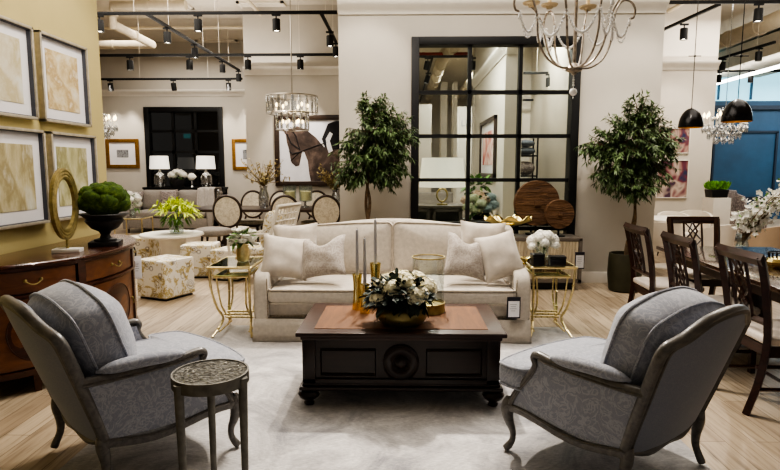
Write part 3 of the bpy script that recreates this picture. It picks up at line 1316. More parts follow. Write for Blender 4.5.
def place_two(pa, pb, la, lb):
    """rotation, scale and origin that bring two local floor points onto two world points"""
    wa, wb = P(*pa, z=.012), P(*pb, z=.012)
    wv, lv = V((wb.x - wa.x, wb.y - wa.y)), V((lb[0] - la[0], lb[1] - la[1]))
    ang = math.atan2(wv.y, wv.x) - math.atan2(lv.y, lv.x)
    s = wv.length / lv.length
    o = V((wa.x - s * (la[0] * cos(ang) - la[1] * sin(ang)), wa.y - s * (la[0] * sin(ang) + la[1] * cos(ang)), .022))
    return o, ang, s


o, a, s = place_two((505, 451), (702, 466), (-.345, .320), (.297, -.317))
make_armchair('blue grey damask bergere armchair with washed wood frame on right beside dining chairs', o, a, s)
o, a, s = place_two((239, 448), (54, 450), (.345, .320), (-.297, -.317))
make_armchair('blue grey damask bergere armchair with washed wood frame behind round pewter side table', o, a, s)

# ------------------------------------------------------------------ round side table
tz = .632
p = P(210.5, 371, z=tz)
rt = thing('side_table', 'small round side table with hammered pewter top and three straight legs', 'side table', (p.x, p.y, .014))
r = 39 * p.y / F
tz -= .014
b = B()
b.lathe([(0, tz - .004), (r - .008, tz - .004), (r - .006, tz - .03), (0, tz - .03)], 48)
b.out('table_top', M_hammer, rt)
b = B()
b.lathe([(r - .008, tz), (r, tz), (r, tz - .05), (r - .01, tz - .052), (r - .01, tz - .004), (r - .008, tz)], 48)
b.out('rim', M_pewter, rt)
for a in (-16, 110, 236):
    a = math.radians(a)
    b = B()
    b.tube([((r - .004) * cos(a), (r - .004) * sin(a), tz - .012), ((r - .004) * cos(a), (r - .004) * sin(a), tz - .05), ((r - .006) * cos(a), (r - .006) * sin(a), .3), ((r - .006) * cos(a), (r - .006) * sin(a), 0)], [.021, .02, .0165, .013], 10)
    b.out('leg', M_pewter, rt)

# ------------------------------------------------------------------ demilune sideboard
SBY, SBA, SBD = 4.33, .95, .655
sb = thing('sideboard', 'curved mahogany demilune sideboard against the mustard wall', 'sideboard', (XL + .012, SBY, 0))
SBH = .885


def el(t, off=0):
    return V(((SBD + off) * cos(t), (SBA + off) * sin(t), 0))


def arc_prism(b, t0, t1, z0, z1, o0, o1, n=24):
    lo = []
    for i in range(n + 1):
        t = t0 + (t1 - t0) * i / n
        a, c = el(t, o0), el(t, o1)
        lo.append([b.bm.verts.new((q.x, q.y, z)) for q, z in ((a, z0), (c, z0), (c, z1), (a, z1))])
    for A, C in zip(lo, lo[1:]):
        for k in range(4):
            b._face((A[k], A[(k + 1) % 4], C[(k + 1) % 4], C[k]))
    b._face(lo[0])
    b._face(lo[-1][::-1])


HP = PI / 2
b = B()
prof = [(-.62, SBH), (.018, SBH), (.026, SBH - .008), (.026, SBH - .018), (.012, SBH - .03), (.0, SBH - .034), (-.62, SBH - .034)]
lo = []
N = 48
for i in range(N + 1):
    t = -HP + PI * i / N
    ring = []
    for (of, z) in prof:
        q = el(t, of) if of > -.5 else V((0, 0, 0))
        ring.append(b.bm.verts.new((max(0, q.x), q.y, z)))
    lo.append(ring)
for A, C in zip(lo, lo[1:]):
    for k in range(len(prof) - 1):
        b._face((A[k], A[k + 1], C[k + 1], C[k]))
bmesh.ops.remove_doubles(b.bm, verts=b.bm.verts, dist=.0005)
b.out('table_top', M_mahtop, sb)
b = B()
pl = [(max(0, el(-HP + PI * i / 40, -.03).x), el(-HP + PI * i / 40, -.03).y) for i in range(41)]
b.prism(pl, .12, SBH - .034, 'Z')
b.k = 0
arc_prism(b, -HP, HP, .125, .165, -.03, .006, 48)
arc_prism(b, -HP, HP, .655, .675, -.03, .004, 48)
arc_prism(b, -HP, HP, .835, .852, -.03, .004, 48)
for t in (-1.22, -.42, .42, 1.22):
    arc_prism(b, t - .035, t + .035, .125, .85, -.03, .002, 4)
b.out('carcass', M_mahog, sb)
secs = [(-1.17, -.47), (-.37, .37), (.47, 1.17)]
for (t0, t1) in secs:
    b = B()
    arc_prism(b, t0, t1, .685, .828, -.04, -.012, 16)
    d = b.out('drawer', M_mahlt, sb)
    tm = (t0 + t1) / 2
    b = B()
    for dt in (-.06, .06):
        q = el(tm + dt, -.010)
        b.ball((q.x, q.y, .765), .013, 2, (1, 1, 1))
    b.tube([(*el(tm + dt, .012 + .006 * (1 - (dt / .06) ** 2)).xy, .765 - .025 * (1 - (dt / .06) ** 2)) for dt in (-.06, -.04, -.02, 0, .02, .04, .06)], .0045, 6)
    b.out('handle', M_ring, d)
    b = B()
    arc_prism(b, t0, t1, .175, .645, -.04, -.012, 16)
    dr = b.out('door', M_mahlt, sb)
    b = B()
    vs = []
    for j in range(28):
        a = 2 * PI * j / 28
        q = el(tm + (t1 - t0) * .33 * cos(a), -.0095)
        vs.append((q.x, q.y, .41 + .19 * sin(a)))
    for j in range(28):
        b.poly([(*el(tm, -.0095).xy, .41), vs[j], vs[(j + 1) % 28]])
    b.tube(vs, .004, 6, closed=True)
    b.out('oval_panel', M_mahog, dr)
    b = B()
    q = el(t1 - .04, -.008)
    b.ball((q.x, q.y, .42), .012, 2)
    b.tube([(q.x + .008, q.y, .42), (q.x + .014, q.y, .40), (q.x + .01, q.y, .37)], .004, 6)
    b.out('door_pull', M_ring, dr)
for t in (-.84, -.2, .45, 1.2):
    q = el(t, -.035)
    b = B()
    b.tube([(q.x, q.y, .13), (q.x, q.y, .06), (q.x, q.y, 0)], [.04, .034, .026], 4)
    b.out('foot', M_mahog, sb, ang=20)
q = el(.86, .004)
b = B()
b.ball((q.x, q.y, .79), .014, 2)
b.tube([(q.x + .012 + .012 * sin(PI * i / 12), q.y + .012, .79 - .105 * i / 12) for i in range(13)], .006, 6)
b.out('end_pull', M_iron, sb)
q = V((XL + .012, SBY, 0)) + el(.80, .03)
price_tag('white price tag hanging at the far end of the mahogany sideboard', (q.x, q.y, .71), .075, .21, .45, 0, True)

# gold ring sculpture
zt = SBH
p = P(68, 252, z=zt)
rs = thing('ring_sculpture', 'antique gold ring sculpture on white marble base on the sideboard', 'sculpture', (p.x, p.y, zt), .25)
b = B()
b.box((0, 0, .014), (.19, .11, .028), bev=.004)
b.out('base', M_marble, rs)
k = p.y / F
R1 = 36 * k
cz = P(67, 204, Y=p.y).z - zt
b = B()
b.tube([(0, 0, .028), (0, 0, cz - R1 + .01)], .011, 10)
b.out('post', M_ring, rs)
rot = M.Rotation(math.radians(88), 3, 'Z') @ M.Rotation(PI / 2, 3, 'X')
b = B()
w = 10.5 * k
b.lathe([(R1, -.012), (R1, .012), (R1 - w * .2, .017), (R1 - w * .35, .012), (R1 - w * .5, .017), (R1 - w * .65, .012), (R1 - w * .8, .017), (R1 - w, .012), (R1 - w, -.012), (R1 - w * .5, -.016), (R1, -.012)], 56, (0, 0, cz), rot)
b.out('ring', M_ring, rs)

# moss ball in urn
p = P(106, 245, z=zt)
ur = thing('moss_urn', 'round green moss ball in dark pewter pedestal urn on the sideboard', 'urn', (p.x, p.y, zt), .3)
k = p.y / F
uh = P(106, 213, Y=p.y).z - zt
b = B()
b.box((0, 0, .018), (.22, .22, .036), bev=.005)
b.lathe([(.085, .036), (.085, .05), (.045, .06), (.034, .085), (.045, .11), (.05, .115), (.1, .14), (.135, .185), (.145, .2), (.135, uh - .045), (.165, uh - .02), (.185, uh - .008), (.178, uh), (.12, uh - .01), (0, uh - .02)], 40)
b.out('urn_body', M_urn, ur)
b = B()
r0 = .195
b.ball((0, 0, uh + .09), r0 * .80, 3, (1, 1, .85), .2, 3)
for i in range(15):
    z = 1 - 1.25 * (i + .5) / 15
    a = i * 2.4
    rr = math.sqrt(1 - z * z)
    b.ball((rr * cos(a) * r0 * .66, rr * sin(a) * r0 * .66, uh + .09 + z * r0 * .55), r0 * rnd.uniform(.36, .47), 3, (1, 1, .82), .22, 3)
b.out('moss_ball', M_moss, ur, ang=80)

# ------------------------------------------------------------------ four framed pictures on the mustard wall
ARTS = [
    art_mat('sepia_meadow', [(.3, (212, 213, 210)), (.45, (206, 200, 180)), (.58, (188, 176, 142)), (.72, (210, 208, 196))], 4.0, .3, (1, 1, 1), .75, 9),
    art_mat('amber_blossom', [(.3, (218, 212, 198)), (.46, (206, 190, 154)), (.58, (182, 158, 114)), (.7, (218, 210, 192))], 7, .3, (1, 1, 1), .75, 9),
    art_mat('ochre_grasses', [(.3, (204, 204, 190)), (.46, (190, 180, 146)), (.58, (158, 146, 108)), (.72, (206, 200, 182))], 7, .3, (1, 1, .4), .75, 9),
    art_mat('sage_grasses', [(.3, (208, 208, 194)), (.46, (186, 182, 144)), (.58, (150, 146, 104)), (.72, (204, 198, 176))], 7, .3, (1, 1, .45), .75, 9),
]
xw = XL + .002


def wallpic(label, y0, y1, z0, z1, m):
    t = thing('framed_picture', label, 'picture', (xw, (y0 + y1) / 2, (z0 + z1) / 2), group='framed prints on the mustard wall')
    w, h = y1 - y0, z1 - z0
    f, d = .022, .055
    b = B()
    for s in (-1, 1):
        b.box((d / 2, s * (w / 2 - f / 2), 0), (d, f, h), bev=.003)
        b.box((d / 2, 0, s * (h / 2 - f / 2)), (d, w, f), bev=.003)
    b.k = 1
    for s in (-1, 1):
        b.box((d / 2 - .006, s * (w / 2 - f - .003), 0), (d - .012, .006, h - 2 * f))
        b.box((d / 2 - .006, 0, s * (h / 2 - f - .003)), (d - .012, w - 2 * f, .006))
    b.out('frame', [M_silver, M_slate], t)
    b = B()
    b.box((.006, 0, 0), (.012, w - .02, h - .02))
    b.out('mount', M_mat, t)
    b = B()
    b.box((.014, .0, -.0), (.005, w * .66, h * .68))
    b.out('print', m, t)
    return t


a, c = P(47.6, 180, X=XL), P(93, 180, X=XL)
pz = [P(47.6, 131.5, X=XL).z, P(47.6, 222, X=XL).z, P(38, 33, X=XL).z, P(41, 122, X=XL).z]
ph = (pz[0] - pz[1])
y0, y1 = a.y, c.y
gap = .075
wallpic('framed sage and ochre landscape print in lower row, right beside the gold ring', y0, y1, pz[1], pz[0], ARTS[3])
wallpic('framed ochre grasses print in lower row, nearest the camera, cut by photo edge', y0 - gap - (y1 - y0), y0 - gap, pz[1], pz[0], ARTS[2])
uy0 = P(40, 80, X=XL).y
wallpic('framed amber blossom print in upper row, above the gold ring', y0 - .06, y1 - .06, pz[0] + .075, pz[0] + .075 + ph - .03, ARTS[1])
wallpic('framed pale sepia meadow print in upper row, cut by photo edge', y0 - gap - (y1 - y0) - .06, y0 - gap - .06, pz[0] + .075, pz[0] + .075 + ph - .03, ARTS[0])
# ------------------------------------------------------------------ gold bamboo nesting side tables beside the sofa
def bamboo(b, pts, r, joints=4):
    pts = [V(p) for p in pts]
    b.tube(pts, r, 8)
    for i in range(1, joints):
        f = i / joints * (len(pts) - 1)
        k = min(len(pts) - 2, int(f))
        p = pts[k].lerp(pts[k + 1], f - k)
        d = (pts[k + 1] - pts[k]).normalized() * .008
        b.tube([p - d, p, p + d], [r * 1.05, r * 1.5, r * 1.05], 8)


def gold_table(label, x0, x1, y0, y1, zt):
    w, d = x1 - x0, y1 - y0
    t = thing('nesting_side_table', label, 'side table', ((x0 + x1) / 2, (y0 + y1) / 2, .015), group='gold bamboo side tables')
    zt -= .015
    for nm, ww, dd, zz in (('table_top', w, d, zt), ('lower_top', w - .09, d - .1, zt - .085)):
        b = B()
        for s in (-1, 1):
            b.tube([(-ww / 2, s * dd / 2, zz - .012), (ww / 2, s * dd / 2, zz - .012)], .011, 8)
            b.tube([(s * ww / 2, -dd / 2, zz - .012), (s * ww / 2, dd / 2, zz - .012)], .011, 8)
            for q in (-1, 1):
                b.ball((s * ww / 2, q * dd / 2, zz - .012), .014, 1)
        f = b.out(nm, M_brass, t)
        b = B()
        b.box((0, 0, zz - .006), (ww - .012, dd - .012, .008))
        b.out('glass', M_mirror, f)
    # each end has two curved legs that pinch above the stretcher and kick out to the floor
    for sx in (-1, 1):
        for sy in (-1, 1):
            b = B()
            x = sx * (w / 2 - .01)
            pts = spline([(x, sy * (d / 2 - .01), zt - .02), (x - sx * .01, sy * (d / 2 - .02), zt - .2), (x - sx * .03, sy * (d / 2 - .10), .26), (x - sx * .05, sy * .08, .14), (x - sx * .035, sy * (d / 2 - .12), .07), (x, sy * (d / 2 - .03), .008)], 5)
            bamboo(b, pts, .0105, 6)
            b.out('leg', M_brass, t)
            b = B()
            pts = spline([(sx * (w / 2 - .055), sy * (d / 2 - .06), zt - .10), (sx * (w / 2 - .075), sy * (d / 2 - .1), .3), (sx * (w / 2 - .08), sy * .05, .16)], 5)
            bamboo(b, pts, .008, 4)
            b.out('inner_leg', M_brass, t)
    for zz, yy in ((.165, -.05), (.165, .05), (.125, 0)):
        b = B()
        bamboo(b, [(-w / 2 + .06, yy, zz), (0, yy, zz), (w / 2 - .06, yy, zz)], .009, 5)
        b.out('stretcher', M_brass, t)
    for sx in (-1, 1):
        b = B()
        bamboo(b, [(sx * (w / 2 - .055), -d / 2 + .1, .04), (sx * (w / 2 - .055), 0, .04), (sx * (w / 2 - .055), d / 2 - .1, .04)], .008, 3)
        b.out('foot_rail', M_brass, t)
    return t


fl_ = P(211, 338, z=.015)
zt = P(211, 266, Y=fl_.y).z
gx0 = fl_.x
gx1 = sx0 - .035
gy0 = fl_.y - .03
gold_table('gold bamboo nesting side table with glass tops at the left end of sofa', gx0, gx1, gy0, gy0 + .56, zt)
fr2 = P(573, 338, z=.015)
gold_table('gold bamboo nesting side table with glass tops at the right end of sofa', sx1 + .035, fr2.x, fr2.y - .03, fr2.y + .53, zt)
price_tag('white price tag hanging from right corner of gold side table near the console', P(580, 252, Y=fr2.y + .02), .085, .15, .1)


def bouquet(name, label, loc, vase_prof, vm, mesh, heads, lf=None, vname='vase', group=None, lm=None):
    t = thing(name, label, 'flowers', loc, group=group)
    b = B()
    b.lathe(vase_prof, 24)
    b.out(vname, vm, t)
    if lf:
        b = B()
        leaf_ball(b, *lf)
        b.out('foliage', lm or M_leaf, t, recalc=False)
    for (x, y, z, s) in heads:
        add_head(mesh, t, (x, y, z), s)
    return t


def rose_mesh(key, r, m):
    if key in _fh:
        return _fh[key]
    b = B()
    for ring, (n, rr, zz, tilt) in enumerate(((3, .25, .3, .2), (5, .5, .2, .5), (6, .85, .0, .9))):
        for i in range(n):
            a = 2 * PI * i / n + ring * .6
            d = V((cos(a), sin(a), 0))
            s = V((-sin(a), cos(a), 0))
            c = d * rr * r * .5
            w = r * (.35 + .2 * ring)
            h = r * (.9 - .1 * ring)
            o = d * h * tilt
            b.poly([c - s * w * .5 + V((0, 0, zz * r - .4 * r)), c + s * w * .5 + V((0, 0, zz * r - .4 * r)), c + s * w + o + V((0, 0, h * .6)), c + o * 1.2 + V((0, 0, h * .75)), c - s * w + o + V((0, 0, h * .6))])
    b.ball((0, 0, 0), r * .45, 2)
    o = b.out('flower_head', m, recalc=False, ang=70)
    _fh[key] = o.data
    bpy.data.objects.remove(o)
    return _fh[key]


rm = rose_mesh('rose', .036, M_petalw)
p = P(242, 262, z=zt)
gy = gy0 + .3
gp = P(243, 258, Y=gy)
VG = [(.0, .002), (.05, .002), (.058, .02), (.06, .10), (.05, .13), (.056, .16), (.05, .16), (.045, .13), (.053, .1), (.05, .02), (0, .015)]
bouquet('flower_vase', 'white roses in gold vase on the left gold side table', (gp.x, gy, zt + .001), VG, M_brass, rm,
        [(-.09, 0, .2, 1.2), (-.05, -.06, .23, 1.25), (.02, .03, .27, 1.2), (.06, -.06, .22, 1.3), (.10, .02, .21, 1.1), (-.02, .06, .25, 1.2), (-.11, .05, .16, 1), (.02, -.09, .19, 1.2), (.12, -.03, .16, 1.0), (0, -.02, .285, 1.1), (-.06, .02, .27, 1.1), (.07, .04, .26, 1.1), (-.04, -.09, .2, 1.0), (.05, -.1, .24, 1.0), (-.08, -.03, .16, 1), (.1, -.07, .2, 1)], ((0, 0, .21), .10, 70, .07, .03, (1, 1, .6)))
gp2 = P(543, 262, Y=gy0 + .34)
hw_ = hydrangea_mesh('white', .06, 60, M_petalw, .017)
GV = [(0, .002), (.045, .002), (.055, .05), (.06, .13), (.066, .15), (.06, .15), (.052, .1), (0, .012)]
bouquet('flower_vase', 'white hydrangeas in clear glass vase on the right gold side table', (gp2.x, gy0 + .38, zt + .001), GV, M_glass, hw_,
        [(-.09, 0, .19, .9), (-.04, -.05, .22, .95), (.03, -.04, .235, .95), (.09, 0, .2, .95), (.0, .05, .235, .9), (-.05, .06, .2, .8), (.06, .07, .21, .85), (.0, -.09, .175, .85), (-.1, -.05, .14, .7), (.1, -.05, .15, .75)], ((0, 0, .12), .05, 24, .06, .025))


def lidded_box(label, x, y, z, w, d, h, rz):
    t = thing('trinket_box', label, 'box', (x, y, z), rz, group='black boxes on the gold side table')
    b = B()
    b.box((0, 0, h * .36), (w, d, h * .72), bev=.003)
    b.out('box_body', M_bkbox, t)
    b = B()
    b.box((0, 0, h * .87), (w * 1.03, d * 1.03, h * .25), bev=.004)
    b.out('lid', M_bkbox, t)


yb = gy0 + .12
lidded_box('taller black box beside the glass vase, nearer the sofa', P(537, 264, Y=yb).x, yb, zt + .001, .10, .10, .105, .1)
lidded_box('flatter black box at the right of its black neighbour', P(557, 264, Y=yb).x, yb, zt + .001, .135, .10, .085, -.05)
g = P(525, 262, Y=yb)
b = B()
b.lathe([(0, 0), (.03, 0), (.012, .012), (.012, .02), (.05, .05), (.055, .06), (.045, .055), (0, .03)], 20)
o = b.out('gold_dish', M_gold, loc=(g.x + .01, yb + .06, zt + .001))
tag(o, 'small gold footed dish beside the black boxes', 'dish')

# ------------------------------------------------------------------ console behind the sofa, under window_1
cy0, cy1 = YW - .50, YW - .03
cxr = P(582, 260, Y=cy0).x
cxl = -.05
cz = P(560, 238, Y=cy0).z
cs = thing('console_cabinet', 'long greige console cabinet with fluted doors below the black window', 'cabinet', ((cxl + cxr) / 2, (cy0 + cy1) / 2, 0))
w, d = cxr - cxl, cy1 - cy0
b = B()
b.box((0, 0, cz - .02), (w, d, .04), bev=.004)
b.box((0, 0, .12), (w, d, .04))
for s in (-1, 1):
    b.box((s * (w / 2 - .02), 0, cz / 2 + .04), (.04, d, cz - .1))
b.box((0, .02, cz / 2 + .05), (w - .08, d - .08, cz - .18))
b.out('case', M_flutedk, cs)
b = B()
b.box((0, .03, .05), (w - .12, d - .12, .1))
b.out('plinth', M_bkbox, cs)
for i in range(4):
    dw = (w - .08) / 4
    x = -w / 2 + .04 + dw * (i + .5)
    b = B()
    n = 14
    pts = []
    for j in range(n):
        a = x - dw / 2 + .004 + (dw - .008) * j / n
        e = (dw - .008) / n
        pts += [(a, -d / 2 + .012), (a + e * .25, -d / 2), (a + e * .75, -d / 2), (a + e * .98, -d / 2 + .012)]
    pts += [(x + dw / 2 - .004, -d / 2 + .03), (x - dw / 2 + .004, -d / 2 + .03)]
    b.prism(pts, .145, cz - .045, 'Z')
    b.out('door', M_fluted, cs, ang=20)


def log_disc(label, px, py, rpx, y):
    q = P(px, py, Y=y)
    r = rpx * y / F
    t = thing('wood_disc_sculpture', label, 'sculpture', (q.x, y, cz), .08, group='wooden discs on the console')
    zc = q.z - cz
    b = B()
    n = 52
    for (yy, sg) in ((-.035, -1), (.035, 1)):
        for j in range(11):
            z0, z1 = -r + 2 * r * j / 11, -r + 2 * r * (j + 1) / 11
            dd = .004 * ((j * 7) % 3)
            pts = []
            for k in range(7):
                z = z0 + (z1 - z0) * k / 6
                pts.append((math.sqrt(max(0, r * r - z * z)), z))
            poly = [(x, zc + z) for x, z in pts] + [(-x, zc + z) for x, z in pts[::-1]]
            b.prism(poly, min(0, yy + sg * dd), max(0, yy + sg * dd), 'Y')
    b.out('disc', M_log, t)
    b = B()
    b.box((0, -.05, zc), (r * .3, .02, r * .26), bev=.004)
    b.out('hub_block', M_log, t)
    b = B()
    b.lathe([(0, 0), (r * .45, 0), (r * .45, .014), (.012, .02), (.012, max(.03, zc - r + .02)), (0, max(.03, zc - r + .02))], 24)
    b.out('stand', M_iron, t)


log_disc('larger round weathered wood disc on console in front of black window', 536.5, 203, 22.5, YW - .12)
log_disc('smaller round weathered wood disc on console overlapping the larger one', 559, 214, 14.5, YW - .34)
# ruffled gold bowl
q = P(508, 222, Y=YW - .35)
k = q.y / F
gb = thing('ruffled_bowl', 'ruffled gold leaf-shaped bowl on console just above the sofa back', 'bowl', (q.x, YW - .35, cz))
zb = q.z - cz
rb = 24 * k
b = B()


def ruf(u, v):
    a = 2 * PI * u
    rr = rb * v
    return V((rr * cos(a), rr * .5 * sin(a), zb - .06 + .11 * v ** 1.6 + .035 * v ** 2 * sin(7 * a)))


b.grid(ruf, 70, 8, cu=True)
ob = b.out('bowl_body', M_gold, gb, recalc=False, ang=80)
mo = ob.modifiers.new('thick', 'SOLIDIFY')
mo.thickness = .008
b = B()
b.lathe([(0, 0), (.09, 0), (.09, .012), (.03, .03), (.022, zb * .5), (.05, zb - .055), (0, zb - .05)], 24)
b.out('foot', M_gold, gb)


# ------------------------------------------------------------------ trees
def make_tree(name, label, loc, trunks, blobs, ntw, pot_r, pot_h, seed):
    rs = random.Random(seed)
    t = thing(name, label, 'tree', loc)
    b = B()
    b.lathe([(0, 0), (pot_r * .78, 0), (pot_r * .9, .02), (pot_r * 1.0, pot_h * .45), (pot_r * .97, pot_h * .85), (pot_r * .93, pot_h), (pot_r * .84, pot_h), (pot_r * .84, pot_h - .04), (0, pot_h - .04)], 36)
    b.out('pot', M_pot, t)
    b = B()
    b.lathe([(pot_r * .83, pot_h - .035), (pot_r * .4, pot_h - .028), (0, pot_h - .025)], 24)
    b.out('soil', M_soil, t)
    for tr in trunks:
        b = B()
        sp = spline(tr, 5)
        n = len(sp)
        b.tube(sp, [.026 - .016 * i / (n - 1) for i in range(n)], 8)
        b.out('trunk', M_bark, t)
    tops = [V(tr[-1]) for tr in trunks] + [V(tr[-2]) for tr in trunks]
    bb = B()
    bl = B()
    tot = sum(q[2] for q in blobs)
    for (c, r3, wgt) in blobs:
        c = V(c)
        for i in range(int(ntw * wgt / tot)):
            d = V((rs.gauss(0, 1), rs.gauss(0, 1), rs.gauss(0, 1))).normalized()
            rad = rs.uniform(.25, 1) ** .6
            e = c + V((d.x * r3[0], d.y * r3[1], d.z * r3[2])) * rad
            st = min(tops, key=lambda q: (q - e).length)
            s = st.lerp(c, .55) + V((rs.uniform(-.05, .05), rs.uniform(-.05, .05), rs.uniform(-.05, .05)))
            a = s.lerp(e, .45) + V((0, 0, .04))
            if i % 4 == 0:
                bb.tube([st, s, a, e], [.008, .006, .004, .002], 5)
            else:
                bb.tube([a, e], [.003, .0015], 4)
            dirv = (e - a).normalized()
            for k in range(21):
                f = k / 20
                q = a.lerp(e, .15 + .95 * f)
                ld = dirv * .7 + V((rs.uniform(-.9, .9), rs.uniform(-.9, .9), rs.uniform(-.9, .35)))
                bl.leaf(q, ld, rs.uniform(.05, .085), rs.uniform(.013, .021), rs.uniform(0, .6))
    bb.out('branches', M_bark, t)
    bl.out('foliage', M_tree, t, recalc=False)
    return t


ty = 6.75
q = P(367, 240, Y=ty)
k = ty / F
tc = P(372, 145, Y=ty) - V((q.x, ty, 0))
make_tree('olive_tree', 'leafy green indoor tree behind sofa, left of the black window', (q.x, ty, 0),
          [[(.02, 0, .3), (.02, .02, .8), (-.01, 0, 1.1), (.03, 0, 1.5), (.02, 0, 1.9)], [(-.03, .02, .3), (0, .03, .8), (.035, .03, 1.1), (0, .03, 1.4), (.1, .03, 1.75)]],
          [((tc.x + .12, 0, tc.z + .1), (.46, .42, .40), 5), ((tc.x - .12, 0, tc.z - .18), (.40, .36, .34), 3.4), ((tc.x + .02, 0, tc.z + .45), (.22, .22, .16), 1.0), ((tc.x + .3, .0, tc.z - .05), (.25, .25, .42), 1.6), ((tc.x - .3, 0, tc.z - .38), (.2, .2, .14), .6), ((tc.x + .2, 0, tc.z - .35), (.24, .2, .2), 1)], 520, .2, .38, 3)
q = P(624, 294, z=0)
ty = q.y + .2
q = P(624, 280, Y=ty)
tc = P(632, 150, Y=ty) - V((q.x, ty, 0))
make_tree('olive_tree', 'leafy green indoor tree in dark olive pot, right of the black window', (q.x, ty, 0),
          [[(0, 0, .3), (.02, 0, .6), (.10, 0, .85), (.08, 0, 1.2), (.08, 0, 1.9)], [(.02, .02, .3), (.06, .02, .7), (.10, .02, 1.0), (.05, .02, 1.4), (-.1, .02, 1.8)]],
          [((tc.x + .05, 0, tc.z + .12), (.46, .34, .44), 4.5), ((tc.x - .22, 0, tc.z - .05), (.32, .28, .46), 2.8), ((tc.x + .28, 0, tc.z - .05), (.32, .28, .44), 2.6), ((tc.x + .08, 0, tc.z + .52), (.2, .2, .2), .7), ((tc.x - .54, 0, tc.z - .0), (.16, .13, .10), .4), ((tc.x + .02, 0, tc.z - .38), (.42, .3, .24), 2.0)], 560, .2, P(624, 253, Y=ty).z, 8)
# ------------------------------------------------------------------ right dining group
def make_dchair(label, loc, rz, group='dark wood dining chairs at the glossy table'):
    """local: faces +y, origin below the seat centre"""
    t = thing('dining_chair', label, 'chair', loc, rz, group=group)
    hw = .235
    b = B()
    b.cushion(dens(rrect(.47, .45, .04, 3, 0, .0), .06), .075, .6, lambda u, v, tt: (u * (1 + .06 * v), v, .465 + tt), 5)
    b.out('seat', M_seat, t, ang=60)
    b = B()
    for s in (-1, 1):
        b.box((0, s * .205, .40), (.44, .024, .065))
        b.box((s * .215, 0, .40), (.024, .43, .065))
    b.out('seat_rail', M_dkwood, t)
    for s in (-1, 1):
        b = B()
        b.prism([(s * .225, .215), (s * .185, .215), (s * .187, .18), (s * .225, .18)] if s > 0 else [(-.225, .215), (-.225, .18), (-.187, .18), (-.185, .215)], 0, .42, 'Z')
        b.out('leg', M_dkwood, t)
        b = B()   # rear leg runs up into the back stile
        sp = spline([(s * .205, -.30, 0), (s * .21, -.245, .2), (s * .215, -.215, .42), (s * .222, -.225, .6), (s * .232, -.262, .82), (s * .236, -.30, .985)], 4)
        b.tube(sp, [.028] * len(sp), 4, sq=(.95, 1.15), up=(1, 0, 0))
        b.out('leg', M_dkwood, t, ang=20)
    b = B()
    rl = []
    for i in range(11):
        u = i / 10 * 2 - 1
        rl.append((u * .262, -.302 - .018 * (1 - u * u), .968))
    b.tube(rl, .034, 4, sq=(.55, 1.1))
    b.out('top_rail', M_dkwood, t, ang=20)
    b = B()
    b.tube([(-.22, -.228, .58), (0, -.238, .58), (.22, -.228, .58)], .02, 4, sq=(.7, 1.1))
    b.out('lower_rail', M_dkwood, t, ang=20)
    b = B()

    def at(x, f):
        z = .585 + .36 * f
        return (x, -.238 - .072 * f ** 1.2, z)
    for x in (-.09, .09):
        b.tube([at(x, q / 8) for q in range(9)], .011, 4)
    for s in (-1, 1):
        for ph in (0, .5):
            b.tube([at(s * (.086 * math.asin(sin(2 * PI * (q / 24 + ph * .5) * 1.0 + (.0))) / (PI / 2)) * (.95 if ph else .5), q / 24) for q in range(25)], .0085, 4)
    b.out('lattice_splat', M_dkwood, t, ang=20)
    b = B()
    for s in (-1, 1):
        b.tube([(s * .205, .195, .16), (s * .208, -.245, .16)], .013, 4)
    b.tube([(-.207, -.02, .16), (.207, -.02, .16)], .013, 4)
    b.out('stretcher', M_dkwood, t, ang=20)
    return t


DRZ = math.radians(-3.5)
t0 = P(656, 246, z=.75)
TW, TL = 1.08, 3.3
dirv = V((sin(-DRZ), cos(-DRZ), 0))
dirv = V((-sin(DRZ), cos(DRZ), 0))
sid = V((cos(DRZ), sin(DRZ), 0))
tcn = V((t0.x, t0.y, 0)) + sid * TW / 2 - dirv * TL / 2
dt = thing('dining_table', 'long dark glossy wood dining table at the right of the photo', 'table', tcn, DRZ)
b = B()
b.box((0, 0, .735), (TW, TL, .035), bev=.008)
b.out('table_top', M_dtop, dt)
b = B()
for s in (-1, 1):
    b.box((s * (TW / 2 - .09), 0, .675), (.03, TL - .3, .085))
    b.box((0, s * (TL / 2 - .16), .675), (TW - .2, .03, .085))
b.out('apron', M_dkwood, dt)
for sy in (-1, 1):
    b = B()
    y = sy * (TL / 2 - .75)
    b.lathe([(0, .06), (.16, .06), (.1, .12), (.07, .2), (.11, .3), (.12, .4), (.07, .5), (.09, .6), (.2, .64), (0, .64)], 24, (0, y, 0))
    for a in range(4):
        aa = PI / 4 + a * PI / 2
        b.tube(spline([(0, y, .16), (.2 * cos(aa), y + .2 * sin(aa), .13), (.38 * cos(aa), y + .38 * sin(aa), .03)], 4), [.045, .043, .04, .037, .034, .031, .028, .026, .024], 8)
    b.out('pedestal', M_dkwood, dt)
for (px, py, lab) in ((637, 226, 'dark wood dining chair with lattice back, farthest in the row along table'), (679, 236, 'dark wood dining chair with lattice back, middle of the row along table'), (741, 250, 'dark wood dining chair with lattice back, nearest the camera beside right armchair')):
    q = P(px, py, z=.995)
    rz = -PI / 2 + DRZ * .6
    make_dchair(lab, (q.x + .30, q.y + .01, 0), rz)
q = P(691.5, 217, Y=t0.y + .42)
make_dchair('dark wood dining chair at the far head of the table, facing the camera', (q.x, t0.y + .12, 0), PI + DRZ)

